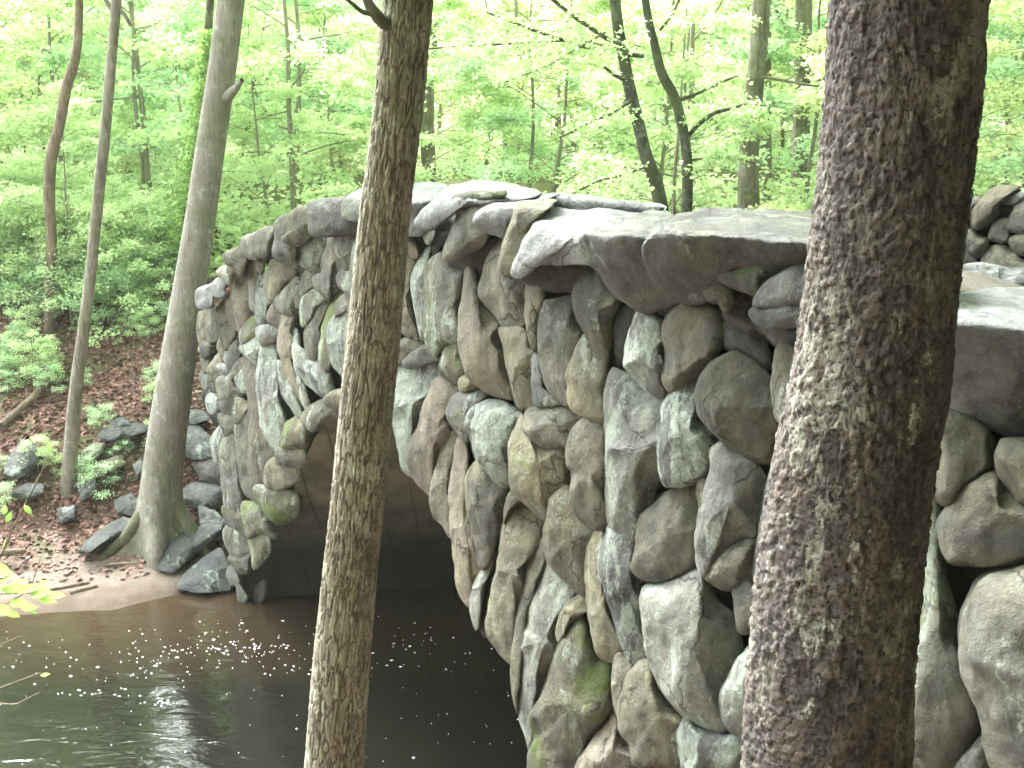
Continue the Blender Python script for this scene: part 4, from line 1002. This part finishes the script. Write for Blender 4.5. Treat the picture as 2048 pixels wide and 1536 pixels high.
# ------------------------------------------------------------------ foreground twigs with leaves (left edge)
tw = thing('sapling', 'foreground sapling twigs with fresh pointed leaves at the left edge', 'sapling', tuple(at_y(-120, 1700, 3.4)))
TC = np.array(tw.location); parts = []
def leafshape(c, d, nrm, L, W):
    d = d / np.linalg.norm(d); s = np.cross(nrm, d); s /= np.linalg.norm(s) + 1e-9; nn = np.cross(d, s); pts = []
    prof = [(0, 0), (.2, .35), (.42, .5), (.65, .38), (.85, .15), (1, 0)]
    top = [c + d * L * a + s * W * b_ + nn * (.12 * L * a * a - abs(b_) * W * .0) for a, b_ in prof]; mid = [c + d * L * a - nn * .05 * L * (1 - (2 * a - 1) ** 2) + nn * (.12 * L * a * a) for a, _ in prof]
    bot = [c + d * L * a - s * W * b_ + nn * (.12 * L * a * a) for a, b_ in prof]
    V_ = np.array(top + mid + bot); F_ = [(i_, i_ + 1, 6 + i_ + 1, 6 + i_) for i_ in range(5)] + [(6 + i_, 6 + i_ + 1, 12 + i_ + 1, 12 + i_) for i_ in range(5)]
    return V_, F_
twigs = [[(-60, 1300, 5), (0, 1110, 4), (50, 1010, 3.5), (75, 960, 3), (98, 912, 2.5)], [(-60, 1260, 4), (0, 1215, 3), (60, 1180, 2.5), (80, 1120, 2)], [(-60, 1200, 4), (-10, 1188, 3), (60, 1186, 2.5), (110, 1192, 2)],
         [(-60, 1400, 4), (20, 1368, 2.5), (82, 1345, 2)], [(-60, 1400, 4), (30, 1410, 2.5), (80, 1384, 2)], [(-60, 1340, 4), (0, 1290, 2.5), (40, 1272, 2)], [(-40, 1140, 3), (10, 1100, 2.5), (25, 1060, 2)]]
for t_ in twigs:
    P_, R_ = limb_px(t_, 3.4, 3.3); v, f, _ = tube(P_ - TC, R_, 6, 16); put('twig', mesh_np('twig', v, f, BK['brown']), tw)
P_, R_ = limb_px([(-48, 1120, 5), (-58, 1200, 7), (-60, 1300, 9), (-62, 1400, 11), (-90, 1560, 12), (-120, 1700, 13)], 3.4, 3.4); P_ = np.vstack([P_, P_[-1] + np.array([.03, 0, -2.0])]); R_ = np.append(R_, R_[-1] * 1.3)
v, f, _ = tube(P_ - TC, R_, 8, 40); put('stem', mesh_np('stem', v, f, BK['brown']), tw)
rg = np.random.default_rng(12)
lp = [(12, 1045, 10, -70), (5, 1095, 10, -60), (0, 1160, 60, -10), (30, 1162, 45, 5), (60, 1186, 70, 0), (95, 1188, 40, 10), (20, 1200, 60, 15), (50, 1205, 30, 60), (0, 1180, 70, 0), (-20, 1130, 60, 20), (75, 1195, 40, 20),
      (-10, 1210, 60, 25), (30, 1185, 50, -15), (100, 905, 5, -80), (48, 1010, 12, 60), (80, 1350, 6, 0), (10, 1220, 30, 30), (-10, 1150, 40, -5), (65, 1178, 40, -25), (8, 1030, 6, -95), (-30, 1175, 60, 5), (40, 1215, 36, 5)]
for a, b_, sz_, ang in lp:
    c = at_y(a, b_, 3.35 + rg.uniform(-.08, .08)) - TC; an = math.radians(ang)
    d = RT * math.cos(an) - UP * math.sin(an) + FW * rg.uniform(-.5, .5); L = (20 + sz_ * .55) * 3.4 / FPX
    v, f = leafshape(c, d, np.array([rg.normal(0, .3), -.35, 1]), L, L * .55); o = put('leaf', mesh_np('leaf', v, f, LF['fresh']), tw)

# ------------------------------------------------------------------ the bright damp air of the woods
hm = bpy.data.materials.new("haze_air"); hm.use_nodes = True; ht = hm.node_tree; ht.nodes.clear()
ho = ht.nodes.new("ShaderNodeOutputMaterial"); hv = ht.nodes.new("ShaderNodeVolumePrincipled")
hv.inputs['Density'].default_value = .0005; hv.inputs['Color'].default_value = (.93, 1, .86, 1); hv.inputs['Anisotropy'].default_value = .3
ht.links.new(hv.outputs[0], ho.inputs['Volume'])
bx = [(x, y, z) for x in (-96, 96) for y in (-76, 181) for z in (-3, 78)]
hz = put('haze', mesh_np('haze', bx, [(0, 1, 3, 2), (4, 6, 7, 5), (0, 4, 5, 1), (2, 3, 7, 6), (0, 2, 6, 4), (1, 5, 7, 3)], hm, False)); hz['kind'] = 'stuff'; hz['label'] = 'pale bright haze in the woodland air'
